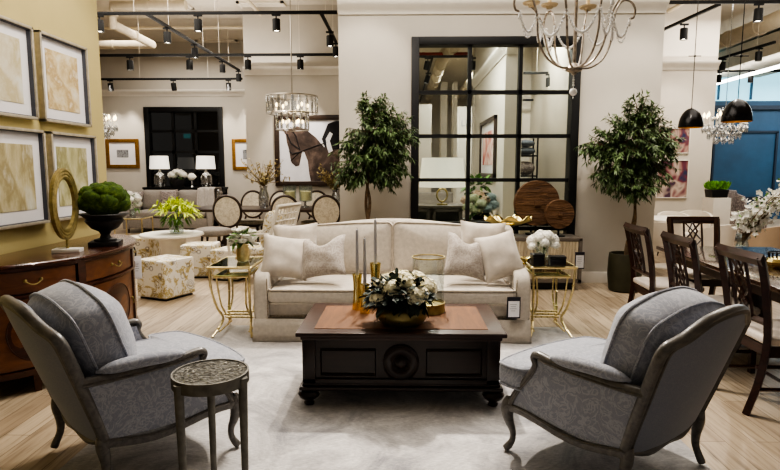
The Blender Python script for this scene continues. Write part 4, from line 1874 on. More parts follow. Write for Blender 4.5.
# blossom branches in glass vase on the dining table
q = P(742, 248, z=.753)
bv = thing('blossom_vase', 'white blossom branches in clear glass vase on the dark dining table', 'flowers', (q.x, q.y, .753))
k = q.y / F
b = B()
b.lathe([(0, .003), (.055, .003), (.058, .02), (.045, .07), (.05, .115), (.06, .13), (.054, .13), (.044, .11), (.04, .07), (.05, .02), (0, .012)], 28)
b.out('vase', M_glass, bv)
b = B()
bl = B()
bg = B()
for i in range(26):
    ex = rnd.uniform(.0, .66)
    ez = rnd.uniform(.16, .42) + ex * .62
    ey = rnd.uniform(-.22, .22)
    pts = spline([(0, 0, .03), (ex * .15, ey * .2, .2), (ex * .55, ey * .6, .2 + (ez - .2) * .6), (ex, ey, ez)], 5)
    b.tube(pts, [.006 - .0045 * j / (len(pts) - 1) for j in range(len(pts))], 5)
    for j in range(22):
        c = V(pts[rnd.randint(5, len(pts) - 1)]) + V((rnd.gauss(0, .045), rnd.gauss(0, .045), rnd.gauss(0, .04)))
        n = V((rnd.gauss(0, 1), rnd.gauss(-.5, 1), rnd.gauss(.4, 1))).normalized()
        u = n.orthogonal().normalized()
        w = n.cross(u)
        r = rnd.uniform(.018, .032)
        for f in range(5):
            a = f * 2 * PI / 5
            e = u * cos(a) + w * sin(a)
            g = u * -sin(a) + w * cos(a)
            bl.poly([c, c + e * r * .6 + g * r * .4 + n * r * .25, c + e * r + n * r * .35, c + e * r * .6 - g * r * .4 + n * r * .25])
        if j % 4 == 0:
            bg.leaf(c, n, .05, .02, .2)
b.out('branches', M_twig, bv)
bl.out('blossoms', M_petalw, bv, recalc=False)
bg.out('foliage', M_leaf, bv, recalc=False)
q = P(772, 268, z=.753)
gj = thing('gold_jar', 'faceted gold jar with dark collar on dining table at right photo edge', 'jar', (q.x + .03, q.y, .753))
b = B()
b.lathe([(0, 0), (.05, 0), (.075, .03), (.078, .05), (.06, .075), (.05, .08), (0, .07)], 10)
b.out('jar_body', M_gold, gj, ang=15)
b = B()
for i in range(12):
    a = i * PI / 6
    b.tube([(.05 * cos(a), .05 * sin(a), .078), (.058 * cos(a), .058 * sin(a), .118)], .004, 5)
b.tube([(.058 * cos(i * PI / 12), .058 * sin(i * PI / 12), .12) for i in range(24)], .004, 5, closed=True)
b.out('collar', M_iron, gj)

# ------------------------------------------------------------------ white tub chairs and round table at the back right
def tub_chair(label, loc, rz, m, s=1):
    t = thing('tub_chair', label, 'chair', loc, rz, group='curved tub chairs at the white table', s=s)
    b = B()

    def shell(u, v, off=0):
        a = -PI * .5 + (u * 2 - 1) * PI * .66
        r = .27 + .05 * v + off
        hgt = .40 + .44 * v * (.45 + .55 * cos((u * 2 - 1) * PI * .5) ** .7)
        return V((r * cos(a), r * sin(a) * .95, hgt))
    b.grid(lambda u, v: shell(u, v), 28, 6)
    b.grid(lambda u, v: shell(u, v, -.045), 28, 6)
    b.grid(lambda u, v: shell(u, 1, -.045 * v), 28, 1)
    for e in (0, 1):
        b.grid(lambda u, v: shell(e, u, -.045 * v), 6, 1)
    bmesh.ops.remove_doubles(b.bm, verts=b.bm.verts, dist=.001)
    b.out('back_shell', m, t, ang=60)
    b = B()
    b.cushion([(.25 * cos(a * PI / 14), .25 * sin(a * PI / 14) + .01) for a in range(28)], .12, .6, lambda u, v, tt: (u, v, .43 + tt), 5)
    b.out('seat', m, t, ang=60)
    for (sx, sy) in ((-1, 1), (1, 1), (-1, -1), (1, -1)):
        b = B()
        b.tube([(sx * .16, sy * .16, .39), (sx * .21, sy * .21, 0)], [.018, .011], 8)
        b.out('leg', M_ovalw, t)
    return t


wt = P(676, 217, Y=8.6)
wtz = .76
b0 = thing('white_table', 'round white pedestal table between the tub chairs', 'table', (wt.x, 8.6, 0))
b = B()
b.lathe([(0, wtz), (.5, wtz), (.51, wtz - .012), (.49, wtz - .03), (0, wtz - .03)], 40)
b.out('table_top', M_white, b0)
b = B()
b.lathe([(0, 0), (.3, 0), (.3, .02), (.07, .06), (.05, .4), (.09, wtz - .03), (0, wtz - .03)], 28)
b.out('pedestal', M_white, b0)
for (px, py, Y, rz, m, lab) in ((677, 204, 9.6, PI, M_tub, 'ivory tub chair on the far side of the white table, centre'), (663, 217, 8.0, -.5, M_tub, 'ivory tub chair nearest the right tree pot'), (695, 202, 9.9, PI - .5, M_tub, 'ivory tub chair farthest back beside the white plant stand'), (713, 224, 7.7, .3, M_tub, 'ivory tub chair just beyond the far dining chair'), (766, 214, 7.6, .4, M_tub2, 'beige tub chair behind the white blossom branches')):
    q = P(px, py, Y=Y)
    tub_chair(lab, (q.x, Y, 0), rz, m, .92)

# plant box on white cabinet
Y = 10.6
x0, x1 = P(712, 220, Y=Y).x, P(727, 220, Y=Y).x
zc = P(716, 198, Y=Y).z
t = thing('plant_stand', 'white block plant stand against the end of the right wall', 'stand', ((x0 + x1) / 2 + .03, Y + .2, 0))
b = B()
b.box((0, 0, zc / 2 + .02), (x1 - x0 + .05, .4, zc - .04), bev=.008)
b.out('block', M_white, t)
b = B()
b.box((0, 0, .02), (x1 - x0 - .02, .34, .04))
b.out('plinth', M_trim, t)
t = thing('planter', 'long black planter of bright green grass on the white stand', 'plant', ((x0 + x1) / 2 + .02, Y + .2, zc))
zh = P(716, 190, Y=Y).z - zc
b = B()
w = x1 - x0 + .05
b.prism([(-w / 2 + .03, 0), (w / 2 - .03, 0), (w / 2, zh), (-w / 2, zh)], -.13, .13, 'Y', bev=.005)
b.out('trough', M_bkbox, t)
b = B()
for i in range(420):
    x, y = rnd.uniform(-w / 2, w / 2), rnd.uniform(-.12, .12)
    b.leaf((x, y, zh), (rnd.uniform(-.5, .5), rnd.uniform(-.4, .4), 1), rnd.uniform(.12, .24), .035, .3)
b.out('foliage', mat('bright_grass', (112, 168, 50), .6, var=.25, scale=14), t, recalc=False)
# patterned wing chair beyond
Y = 12.2
q = P(742, 190, Y=Y)
wc = thing('wing_chair', 'grey patterned wing chair in front of the blue shopfront', 'chair', (q.x, Y, 0), .5)
b = B()
zt_ = q.z
b.prism([(-.36, .3), (.36, .3), (.38, zt_ - .15), (.3, zt_ - .02), (0, zt_), (-.3, zt_ - .02), (-.38, zt_ - .15)], .28, .42, 'Y', bev=.04)
b.out('backrest', M_greyp, wc, ang=60)
for s in (-1, 1):
    b = B()
    b.prism([(-.35, .18), (-.35, .58), (.05, .62), (.15, zt_ - .15), (.35, zt_ - .08), (.35, .18)], *sorted((s * .29, s * .40)), 'X', bev=.03)
    b.out('wing', M_greyp, wc, ang=60)
b = B()
b.cushion(dens(rrect(.58, .64, .06, 3, 0, -.05), .08), .2, .6, lambda u, v, tt: (u, v, .4 + tt), 5)
b.out('seat_cushion', M_greyp, wc, ang=60)
b = B()
b.box((0, 0, .25), (.7, .66, .16), bev=.02)
b.out('seat_base', M_greyp, wc)
for sx in (-1, 1):
    for sy in (-1, 1):
        b = B()
        b.tube([(sx * .3, sy * .28, .2), (sx * .32, sy * .32, 0)], [.03, .018], 8)
        b.out('leg', M_ovalw, wc)
# two abstract pictures behind the right tree
AB = [art_mat('abstract_crimson', [(.34, (50, 58, 92)), (.45, (124, 70, 78)), (.54, (190, 164, 150)), (.62, (66, 54, 78))], 2.6, .6, detail=2),
      art_mat('abstract_plum', [(.34, (58, 62, 94)), (.44, (126, 62, 76)), (.55, (200, 182, 168)), (.64, (86, 60, 80))], 2.2, .6, detail=2)]


def facing_pic(name, label, x0, x1, z0, z1, y, fm, pm, f=.03, mountw=0, mm=None, d=.04, group=None):
    t = thing(name, label, 'picture', ((x0 + x1) / 2, y, (z0 + z1) / 2), group=group)
    w, h = x1 - x0, z1 - z0
    b = B()
    for s in (-1, 1):
        b.box((s * (w / 2 - f / 2), -d / 2, 0), (f, d, h), bev=.004)
        b.box((0, -d / 2, s * (h / 2 - f / 2)), (w - 2 * f, d, f), bev=.004)
    b.out('frame', fm, t)
    if mountw:
        b = B()
        b.box((0, -.008, 0), (w - f, .012, h - f))
        b.out('mount', mm or M_mat, t)
    b = B()
    b.box((0, -.016, 0), (w - 2 * f - 2 * mountw, .006, h - 2 * f - 2 * mountw))
    b.out('print', pm, t)
    return t


for (a0, a1, b0_, b1_, m, lab) in ((655, 690, 128, 153.5, AB[0], 'upper red and blue abstract canvas on wall behind the right tree'), (655, 688.5, 160, 198, AB[1], 'lower plum and cream abstract canvas on wall behind the right tree')):
    e, f_ = P(a0, b1_, Y=YR), P(a1, b0_, Y=YR)
    facing_pic('abstract_picture', lab, e.x, f_.x, e.z, f_.z, YR - .002, M_white, m, .015, group='abstract canvases')
# ------------------------------------------------------------------ left lounge: cubes, round table, grey sofa
def cube_ottoman(label, px, py, rz, sz, yoff=0):
    q = P(px, py, z=0)
    t = thing('cube_ottoman', label, 'ottoman', (q.x, q.y + yoff, 0), rz, group='floral cube ottomans')
    b = B()
    b.box((0, 0, sz / 2 + .012), (sz, sz, sz - .024), bev=.03, seg=3)
    o = b.out('upholstery', M_ottoman, t, ang=60)
    b = B()
    for z in (sz - .014,):
        b.tube([(x, y, z) for x, y in rrect(sz - .016, sz - .016, .03, 4)], .006, 6, closed=True)
    b.out('piping', M_sofad, o)
    b = B()
    b.box((0, 0, .008), (sz - .05, sz - .05, .016))
    b.out('base', M_bkbox, t)


cube_ottoman('floral cube ottoman nearest the camera, beside the sideboard', 158, 301, -.42, .46, .25)
cube_ottoman('floral cube ottoman to the right of and in front of the white round table', 199, 277, .12, .46, .12)
cube_ottoman('floral cube ottoman partly behind the left gold side table', 231, 279, -.2, .42, .05)
cube_ottoman('floral cube ottoman left of the white round table, behind the urn', 125, 272, .15, .46, .55)

rY = 8.3
q = P(172, 233, Y=rY)
zt2 = q.z
rw = thing('round_coffee_table', 'round cream pedestal coffee table holding the lime green lilies', 'coffee table', (q.x, rY, 0))
rr = 31 * rY / F
b = B()
b.lathe([(0, zt2), (rr - .015, zt2), (rr, zt2 - .015), (rr, zt2 - .035), (rr - .05, zt2 - .05), (0, zt2 - .05)], 48)
b.out('table_top', M_white, rw)
b = B()
b.lathe([(0, 0), (rr * .78, 0), (rr * .78, .03), (rr * .6, .05), (rr * .42, .12), (rr * .36, .3), (rr * .45, zt2 - .05), (0, zt2 - .05)], 40)
b.out('pedestal', M_white, rw)

ly = thing('lily_arrangement', 'spiky lime green lilies in clear glass vase on the round cream table', 'flowers', (P(178, 231, Y=rY).x, rY - .05, zt2 + .002))
b = B()
b.lathe([(0, .003), (.09, .003), (.1, .02), (.1, .17), (.094, .175), (.09, .17), (.092, .02), (0, .012)], 28)
b.out('vase', M_glass, ly)
b = B()
for i in range(14):
    a = i * 2.4
    b.tube([(.04 * cos(a), .04 * sin(a), .02), (.03 * cos(a + 2), .03 * sin(a + 2), .17), (.12 * cos(a + 2), .1 * sin(a + 2), .28)], .005, 5)
b.out('stems', M_leaf, ly)
b = B()
for i in range(46):
    a = rnd.uniform(0, 2 * PI)
    rr_ = rnd.uniform(.05, .30)
    c = V((rr_ * cos(a), rr_ * sin(a) * .8, .34 + .10 * (1 - rr_ / .3) + rnd.uniform(-.08, .06)))
    n = V((cos(a) * .8, sin(a) * .8, .7)).normalized()
    u = n.orthogonal().normalized()
    w = n.cross(u)
    for f in range(6):
        e = u * cos(f * PI / 3) + w * sin(f * PI / 3)
        b.leaf(c, e + n * .55, .15, .03, .4)
b.out('blooms', M_lime, ly, recalc=False)
b = B()
leaf_ball(b, (0, 0, .27), .22, 90, .14, .03, (1, .8, .5), 0)
b.out('foliage', M_leaf, ly, recalc=False)

# grey sofa against the console
gY = 13.0
gxa, gxb = P(122, 220, Y=gY).x, P(213, 220, Y=gY).x
gw = gxb - gxa
gs = thing('sofa', 'taupe grey sofa with pale throw in front of the far dark window', 'sofa', ((gxa + gxb) / 2, gY, 0))
b = B()
b.box((0, .5, .24), (gw, .95, .24), bev=.03)
b.out('base', M_greyfab, gs)
for s in (-1, 1):
    b = B()
    b.prism([(0, .1), (0, .58), (.06, .64), (.5, .66), (.98, .75), (.98, .1)], *sorted((s * gw / 2, s * (gw / 2 - .16))), 'X', bev=.04)
    b.out('arm', M_greyfab, gs, ang=60)
b = B()
b.box((0, .9, .58), (gw - .1, .18, .76), bev=.06, seg=3)
b.out('backrest', M_greyfab, gs, ang=60)
for i in (-1, 1):
    cw = gw / 2 - .18
    b = B()
    b.cushion(dens(rrect(cw, .78, .06, 3), .1), .2, .6, lambda u, v, tt: (i * cw / 2 + u, v + .4, .44 + tt), 5)
    b.out('seat_cushion', M_greyfab, gs, ang=60)
    b = B()
    b.cushion(dens(rrect(cw, .46, .08, 3), .1), .24, .5, lambda u, v, tt: (i * cw / 2 + u, .70 + .15 * v - tt, .76 + v), 5)
    b.out('back_cushion', M_greyfab, gs, ang=60)
for sx in (-1, 1):
    for y in (.1, .9):
        b = B()
        b.tube([(sx * (gw / 2 - .1), y, .13), (sx * (gw / 2 - .1), y, 0)], [.03, .02], 6)
        b.out('leg', M_ovalw, gs)
b = B()


def thr(u, v):
    x = gw / 2 - .52 + .42 * u
    ln = v * 1.5
    if ln < .5:
        return V((x, 1.02, .53 + ln)) + V((0, .012 * sin(u * 20), 0))
    if ln < .95:
        return V((x + .03 * (ln - .5), 1.01 - (ln - .5) * 1.1, 1.03 + .012 * sin(u * 14)))
    return V((x + .015 * sin(u * 9 + ln * 3), .50 - (ln - .95) * .12 + .012 * sin(u * 22), 1.03 - (ln - .95) * .8))


b.grid(thr, 24, 30)
o = b.out('throw_blanket', M_throw, recalc=False, ang=80)
o.location = gs.location
mo = o.modifiers.new('thick', 'SOLIDIFY')
mo.thickness = .015
tag(o, 'pale throw blanket draped over right end of the taupe grey sofa', 'blanket')
pillow('throw_pillow', 'mauve printed pillow at the left end of taupe grey sofa', 133, 200, gY + .5, .46, .46, .16, M_greyp, -.3, 0, .1, 0, 'printed pillows on the grey sofa')
pillow('throw_pillow', 'mauve printed pillow near the middle of taupe grey sofa', 169, 199, gY + .5, .46, .46, .16, M_greyp, -.3, 0, -.1, 0, 'printed pillows on the grey sofa')

# console with two lamps behind the grey sofa
kY = 14.45
kz = P(180, 187, Y=kY).z
ka, kb = P(146, 190, Y=kY).x, P(226, 190, Y=kY).x
kc = thing('console_table', 'black console table behind the taupe grey sofa carrying two lamps', 'table', ((ka + kb) / 2, kY, 0))
b = B()
b.box((0, 0, kz - .025), (kb - ka, .42, .05), bev=.006)
b.out('table_top', M_black, kc)
b = B()
b.box((0, 0, .2), (kb - ka - .1, .36, .03))
b.box((0, 0, kz - .1), (kb - ka - .08, .36, .09))
b.out('shelf', M_black, kc)
for sx in (-1, 1):
    for sy in (-1, 1):
        b = B()
        b.box((sx * (kb - ka - .1) / 2, sy * .17, kz / 2 - .02), (.05, .05, kz - .04))
        b.out('leg', M_black, kc)


def table_lamp(label, x, y, z, k, sw, sh, m):
    """sw/sh shade width and height, k total height"""
    t = thing('table_lamp', label, 'lamp', (x, y, z), group='table lamps')
    b = B()
    bh = k - sh
    b.lathe([(0, 0), (.13, 0), (.13, .02), (.115, .025), (.15, .08), (.15, bh * .55), (.12, bh * .7), (.05, bh * .8), (.03, bh * .85), (0, bh * .85)], 24)
    b.out('glass_base', M_crystal, t)
    b = B()
    b.lathe([(.035, bh * .82), (.035, bh * .9), (.012, bh * .92), (.012, k - sh * .4), (0, k - sh * .4)], 12)
    b.out('stem', M_chrome, t)
    b = B()
    b.lathe([(sw / 2, bh), (sw / 2 * .9, k), (sw / 2 * .89, k), (sw / 2 * .985, bh)], 32)
    b.out('lamp_shade', m, t)
    return t


for px, lab in ((160.5, 'white shaded glass table lamp at left end of the black console'), (206.5, 'white shaded glass table lamp at right end of the black console')):
    q = P(px, 187, Y=kY)
    kk = P(px, 156, Y=kY).z - kz
    table_lamp(lab, q.x, kY, kz, kk, 19 * kY / F, (P(px, 156, Y=kY).z - P(px, 169, Y=kY).z), M_shade)
q = P(178, 187, Y=kY - .02)
hs = hydrangea_mesh('whitebig', .11, 60, M_petalw, .035)
bouquet('orchid_pot', 'white hydrangeas in dark pot between the two white lamps', (q.x, kY - .02, kz),
        [(0, 0), (.16, 0), (.2, .1), (.2, .2), (.18, .2), (0, .15)], M_urn, hs, [(-.15, 0, .31, .9), (0, -.05, .37, .95), (.15, 0, .31, .9), (.06, .05, .36, .9), (-.08, -.06, .3, .9)], ((0, 0, .24), .14, 30, .12, .05), 'pot')
q = P(192, 187, Y=kY - .12)
t = thing('glass_ornament', 'small white bird-like glass ornament on console beside the right lamp', 'ornament', (q.x, kY - .12, kz))
b = B()
b.lathe([(0, 0), (.06, 0), (.05, .02), (.015, .05), (.015, .16), (0, .18)], 16)
b.out('stand', M_crystal, t)
b = B()
b.ball((0, 0, .26), .11, 2, (1, .5, .9), .2, 2)
b.out('head', M_petalw, t)
# decanter on the dining table's left
# glass side tables with white flowers beside grey sofa
q = P(133, 238, z=0)
eY = 10.2
e0, e1 = P(120, 217, Y=eY), P(147, 217, Y=eY)
t = thing('end_table', 'brass framed glass end table holding white flowers behind the urn', 'table', ((e0.x + e1.x) / 2, eY, 0))
w = e1.x - e0.x
b = B()
for z in (e0.z - .015, .12):
    for s in (-1, 1):
        b.tube([(-w / 2, s * .22, z), (w / 2, s * .22, z)], .013, 4)
        b.tube([(s * w / 2, -.22, z), (s * w / 2, .22, z)], .013, 4)
b.out('frame', M_brass, t)
for sx in (-1, 1):
    for sy in (-1, 1):
        b = B()
        b.tube([(sx * w / 2, sy * .22, 0), (sx * w / 2, sy * .22, e0.z - .01)], .013, 4)
        b.out('leg', M_brass, t)
b = B()
b.box((0, 0, e0.z - .008), (w, .44, .012))
b.out('glass_top', M_mirror, t)
q = P(133, 216, Y=eY)
hs2 = hydrangea_mesh('whitemid', .08, 50, M_petalw, .026)
bouquet('flower_vase', 'white hydrangeas in glass vase on the end table behind the urn', (q.x, eY, e0.z), GV, M_glass, hs2,
        [(-.12, 0, .26, 1), (.1, 0, .24, 1), (0, -.08, .32, 1), (.04, .06, .38, .9), (-.06, .05, .42, .8), (-.02, -.1, .2, .9), (.14, -.05, .34, .8)], ((0, 0, .24), .15, 50, .1, .04))


# white lattice-back chair behind the sofa's left end
lY = 6.95
q = P(276, 205, Y=lY)
lc = thing('lattice_chair', 'white lattice-backed armchair with floral cushion behind sofa left end', 'chair', (q.x - .30, lY + .35, 0), PI / 2 - .3)
zt3 = 1.04
b = B()


def lat(u, v):
    return V((u, -.27 - .16 * v, .42 + (zt3 - .44) * v))


for i in range(7):
    u = -.27 + .54 * i / 6
    b.tube([lat(u, 0), lat(u, 1)], .012, 4)
for j in range(8):
    v = j / 7
    b.tube([lat(-.27, v), lat(.27, v)], .012, 4)
b.out('lattice_back', M_lattice, lc)
b = B()
for s in (-1, 1):
    b.tube([(s * .29, -.21, 0), (s * .29, -.26, .42), (s * .29, -.44, zt3)], .02, 6)
b.tube([(-.3, -.435, zt3), (.3, -.435, zt3)], .024, 6)
b.out('back_frame', M_lattice, lc)
for s in (-1, 1):
    b = B()
    b.tube(spline([(s * .29, -.33, .70), (s * .31, -.1, .68), (s * .31, .22, .64), (s * .30, .28, .56), (s * .29, .27, .42)], 4), .018, 6)
    b.tube([(s * .29, -.24, .38), (s * .29, .27, .38)], .02, 6)
    b.out('arm', M_lattice, lc)
    b = B()
    b.tube([(s * .29, .27, .44), (s * .29, .28, 0)], [.024, .018], 6)
    b.out('leg', M_lattice, lc)
b = B()
b.cushion(dens(rrect(.52, .52, .05, 3), .08), .13, .6, lambda u, v, tt: (u, v + .02, .46 + tt), 5)
b.out('seat_cushion', M_ottoman, lc, ang=60)
b = B()
b.cushion(dens(rrect(.48, .48, .08, 3), .08), .18, .3, lambda u, v, tt: (u, -.21 - .22 * v + tt * .9, .74 + v * .95), 6)
b.out('back_cushion', M_ottoman, lc, ang=60)
bpy.context.view_layer.update()

# ------------------------------------------------------------------ left dining group with oval-back chairs
def oval_chair(label, x, y, rz):
    t = thing('oval_back_chair', label, 'chair', (x, y, 0), rz, group='oval-back dining chairs')
    N = 36
    orx, orz, cz_ = .235, .27, .775

    def ov(a, k=1):
        return (orx * k * cos(a), -.25 - .10 * (orz * k * sin(a) + .25), cz_ + orz * k * sin(a))
    b = B()
    b.tube([ov(2 * PI * i / N) for i in range(N)], .024, 6, closed=True)
    b.out('back_frame', M_ovalw, t)
    b = B()
    for off in (.024, -.024):
        c = V(ov(0, 0)) + V((0, off * 1.4, 0))
        vs = [V(ov(2 * PI * i / N, .93)) + V((0, off * .6, 0)) for i in range(N)]
        for i in range(N):
            b.poly([c, vs[i], vs[(i + 1) % N]])
    bmesh.ops.remove_doubles(b.bm, verts=b.bm.verts, dist=.001)
    b.out('backrest', M_tuft, t, ang=60)
    b = B()
    b.cushion(dens(rrect(.5, .46, .1, 4, 0, .02), .08), .1, .6, lambda u, v, tt: (u, v, .44 + tt), 5)
    b.out('seat', M_tuft, t, ang=60)
    b = B()
    b.box((0, .02, .375), (.46, .43, .05), bev=.01)
    b.out('seat_rail', M_ovalw, t)
    for s in (-1, 1):
        b = B()
        b.tube([(s * .2, .19, .38), (s * .21, .2, 0)], [.028, .016], 8)
        b.out('leg', M_ovalw, t)
        b = B()
        b.tube([(s * .13, -.235, .56), (s * .18, -.21, .38), (s * .2, -.27, 0)], [.018, .024, .016], 8)
        b.out('leg', M_ovalw, t)
    return t


dY = 10.7
d0, d1 = P(196, 212, Y=dY).x, P(352, 212, Y=dY).x
dl = thing('dining_table', 'dark wood dining table with oval-back chairs under the crystal chandelier', 'table', ((d0 + d1) / 2, dY, 0))
dz = .77
b = B()
b.box((0, 0, dz - .025), (d1 - d0, 1.1, .05), bev=.01)
b.out('table_top', M_ovalw, dl)
for s in (-1, 1):
    b = B()
    x = s * (d1 - d0) * .3
    b.box((x, 0, .04), (.5, .7, .08), bev=.02)
    b.lathe([(.16, .08), (.1, .16), (.08, .3), (.15, .45), (.1, .6), (.2, dz - .05), (0, dz - .05)], 24, (x, 0, 0))
    b.out('pedestal', M_ovalw, dl)
cy_ = 9.9
ht = P(233, 197, Y=cy_)
for px, lab in ((233, 'cream oval-back dining chair with back to us, leftmost of the near row'), (289, 'cream oval-back dining chair with back to us, middle of the near row'), (329, 'cream oval-back dining chair with back to us, rightmost of the near row')):
    oval_chair(lab, P(px, 210, Y=cy_).x, cy_ - .05, 0)
for px, lab in ((250, 'cream oval-back chair across the table, behind the twig vase, left one'), (279, 'cream oval-back chair across the table, partly hidden by twig vase, right one'), (315, 'cream oval-back chair across the table, behind the two glass candle lanterns')):
    oval_chair(lab, P(px, 205, Y=11.35).x, 11.3, PI)
# grey upholstered bench at the left of the table
q = P(213, 228, Y=9.3)
t = thing('round_stool', 'low grey upholstered stool beside leftmost oval-back chair', 'stool', (q.x, 9.3, 0))
b = B()
b.cushion([(.3 * cos(a * PI / 14), .26 * sin(a * PI / 14)) for a in range(28)], .16, .55, lambda u, v, tt: (u, v, .46 + tt), 5)
b.out('seat', M_greyfab, t, ang=60)
for a in range(4):
    b = B()
    aa = PI / 4 + a * PI / 2
    b.tube([(.2 * cos(aa), .18 * sin(aa), .40), (.24 * cos(aa), .22 * sin(aa), 0)], [.022, .014], 6)
    b.out('leg', M_ovalw, t)


def twig_vase(label, x, y, z, vh, spread, hgt, n, seed, leafm=M_twig):
    rs = random.Random(seed)
    t = thing('twig_vase', label, 'vase', (x, y, z), group='twig vases on the left dining table')
    b = B()
    b.lathe([(0, .003), (.06, .003), (.09, .06), (.10, vh * .5), (.06, vh * .85), (.08, vh), (.07, vh), (.05, vh * .85), (.09, vh * .5), (0, .02)], 24)
    b.out('vase', M_crystal, t)
    b = B()
    bl = B()
    for i in range(n):
        a = rs.uniform(0, 2 * PI)
        rr = spread * rs.uniform(.2, 1)
        e = V((rr * cos(a), rr * sin(a) * .6, vh + hgt * rs.uniform(.5, 1) - rr * .3))
        pts = spline([(0, 0, .03), (.02 * cos(a), .02 * sin(a), vh), e * .6 + V((0, 0, vh * .35)), e], 4)
        b.tube(pts, [.007 - .005 * j / (len(pts) - 1) for j in range(len(pts))], 4)
        for j in range(12):
            c = V(pts[rs.randint(5, len(pts) - 1)])
            bl.leaf(c, (rs.gauss(0, 1), rs.gauss(0, 1), rs.gauss(.4, 1)), rs.uniform(.05, .09), .028, .2)
    b.out('branches', M_twig, t)
    bl.out('foliage', leafm, t, recalc=False)


M_bud = mat('olive_buds', (158, 144, 100), .8, var=.25, scale=20)
q = P(264, 211, Y=dY - .25)
twig_vase('tall budding twigs in glass vase on dining table, left of the candles', q.x, dY - .25, dz, .42, .55, .62, 34, 2, M_bud)
q = P(336, 211, Y=dY - .1)
twig_vase('leafy twigs in glass vase on dining table, right of the candles', q.x, dY - .1, dz, .35, .5, .55, 30, 5, M_bud)
for px, lab in ((290, 'glass hurricane with ivory pillar candle on dining table, left one'), (306, 'glass hurricane with ivory pillar candle on dining table, right one')):
    q = P(px, 211, Y=dY)
    t = thing('candle_lantern', lab, 'lantern', (q.x, dY, dz), group='candle hurricanes on the left dining table')
    b = B()
    b.lathe([(0, 0), (.09, 0), (.08, .02), (.02, .04), (.02, .1), (.12, .13), (.13, .42), (.125, .42), (.115, .135), (0, .12)], 24)
    b.out('glass', M_glass, t)
    c = thing('pillar_candle', 'ivory pillar candle inside the ' + ('left' if px == 290 else 'right') + ' glass hurricane on the dining table', 'candle', (q.x, dY, dz + .135), group='ivory pillar candles')
    b = B()
    b.lathe([(0, 0), (.095, 0), (.095, .17), (.085, .178), (0, .172)], 20)
    b.out('wax', M_cream, c)
    b = B()
    b.tube([(0, 0, .17), (0, 0, .195)], .003, 5)
    b.out('wick', M_wick, c)
# glass decanter
q = P(214.5, 200, Y=dY)
t = thing('decanter', 'clear glass decanter with stopper at the left end of dark dining table', 'decanter', (q.x + .08, dY, dz))
b = B()
b.lathe([(0, .004), (.09, .004), (.1, .05), (.06, .16), (.03, .22), (.04, .27), (.03, .27), (.02, .22), (0, .02)], 20)
b.out('bottle', M_crystal, t)
b = B()
b.ball((0, 0, .31), .035, 2)
b.out('stopper', M_crystal, t)

# horse picture
fA, fB_ = P(276, 186, Y=YH), P(352, 115, Y=YH)
hp = thing('horse_picture', 'large framed picture of a dark horse and rider under the chandelier', 'picture', ((fA.x + fB_.x) / 2, YH - .002, (fA.z + fB_.z) / 2))
w, h = fB_.x - fA.x, fB_.z - fA.z
b = B()
f = .10
for s in (-1, 1):
    b.box((s * (w / 2 - f / 2), -.03, 0), (f, .06, h), bev=.01)
    b.box((0, -.03, s * (h / 2 - f / 2)), (w - 2 * f, .06, f), bev=.01)
b.out('frame', M_ovalw, hp)
b = B()
b.box((0, -.01, 0), (w - f, .016, h - f))
pr = b.out('print', mat('pale_grey_paper', (226, 226, 232), .8, var=.02), hp)


def flat(poly, yy):
    b = B()
    pts = []
    for (x, y) in poly:
        g = P(x, y, Y=YH)
        pts.append((g.x - hp.location.x, g.z - hp.location.z))
    b.prism(pts, yy - .004, yy, 'Y')
    return b


M_horse = art_mat('horse_brown', [(.3, (44, 36, 34)), (.5, (80, 66, 60)), (.7, (126, 108, 98))], 3, .6)
M_dkcoat = mat('rider_coat', (30, 28, 32), .8, var=.2)
flat([(281.5, 127.5), (284.5, 130), (287, 132), (291, 127), (292.5, 129), (297, 126), (306, 129.5), (316, 137.5), (324, 147), (334, 149), (348, 146), (348, 181), (316, 181), (311, 181), (309.5, 174), (308, 161), (304.5, 152), (302.5, 151), (301, 158), (299.5, 165.5), (296, 166.5), (292, 163), (290.5, 158), (289.6, 151), (287, 142), (286, 135), (284, 132)], -.02).out('horse_figure', M_horse, pr)
flat([(322, 139), (328, 124), (336, 121), (348, 121), (348, 150), (338, 149), (330, 150), (325, 147)], -.026).out('rider_figure', M_dkcoat, pr)
flat([(326, 139), (330, 132), (333, 134), (330, 141), (333, 151), (329, 153), (327, 147)], -.03).out('rider_sleeve', M_mat, pr)
b = B()
for (pp, r) in (([(287, 134), (291, 143), (299, 149)], .012), ([(289.5, 151), (293, 154), (301, 152)], .014), ([(291, 161), (300, 152), (316, 146), (328, 142)], .009), ([(300, 150), (296, 136), (292, 130)], .011)):
    pts = []
    for (x, y) in pp:
        g = P(x, y, Y=YH)
        pts.append((g.x - hp.location.x, -.027, g.z - hp.location.z))
    b.tube(pts, r, 4)
b.out('bridle', M_dkcoat, pr)

# gold framed pictures on the far wall
M_small = art_mat('grey_etching', [(.35, (60, 60, 64)), (.5, (150, 150, 152)), (.65, (90, 90, 92))], 9, 1)
for (x0, x1, y0, y1, lab) in ((107.5, 138.5, 139, 168, 'gilt framed small grey etching on far wall left of the dark window'), (233, 250, 139, 170, 'gilt framed picture on far wall right of dark window, partly hidden')):
    e, g = P(x0, y1, Y=YF), P(x1, y0, Y=YF)
    x1w = g.x if x0 < 200 else e.x + .8
    facing_pic('gilt_picture', lab, e.x, x1w, e.z, g.z, YF - .002, M_goldfr, M_small, .09, .20, group='gilt framed pictures on the far wall')
# ------------------------------------------------------------------ lighting tracks, spot heads, ceiling fittings
ZT = 4.0
rail_n = 0


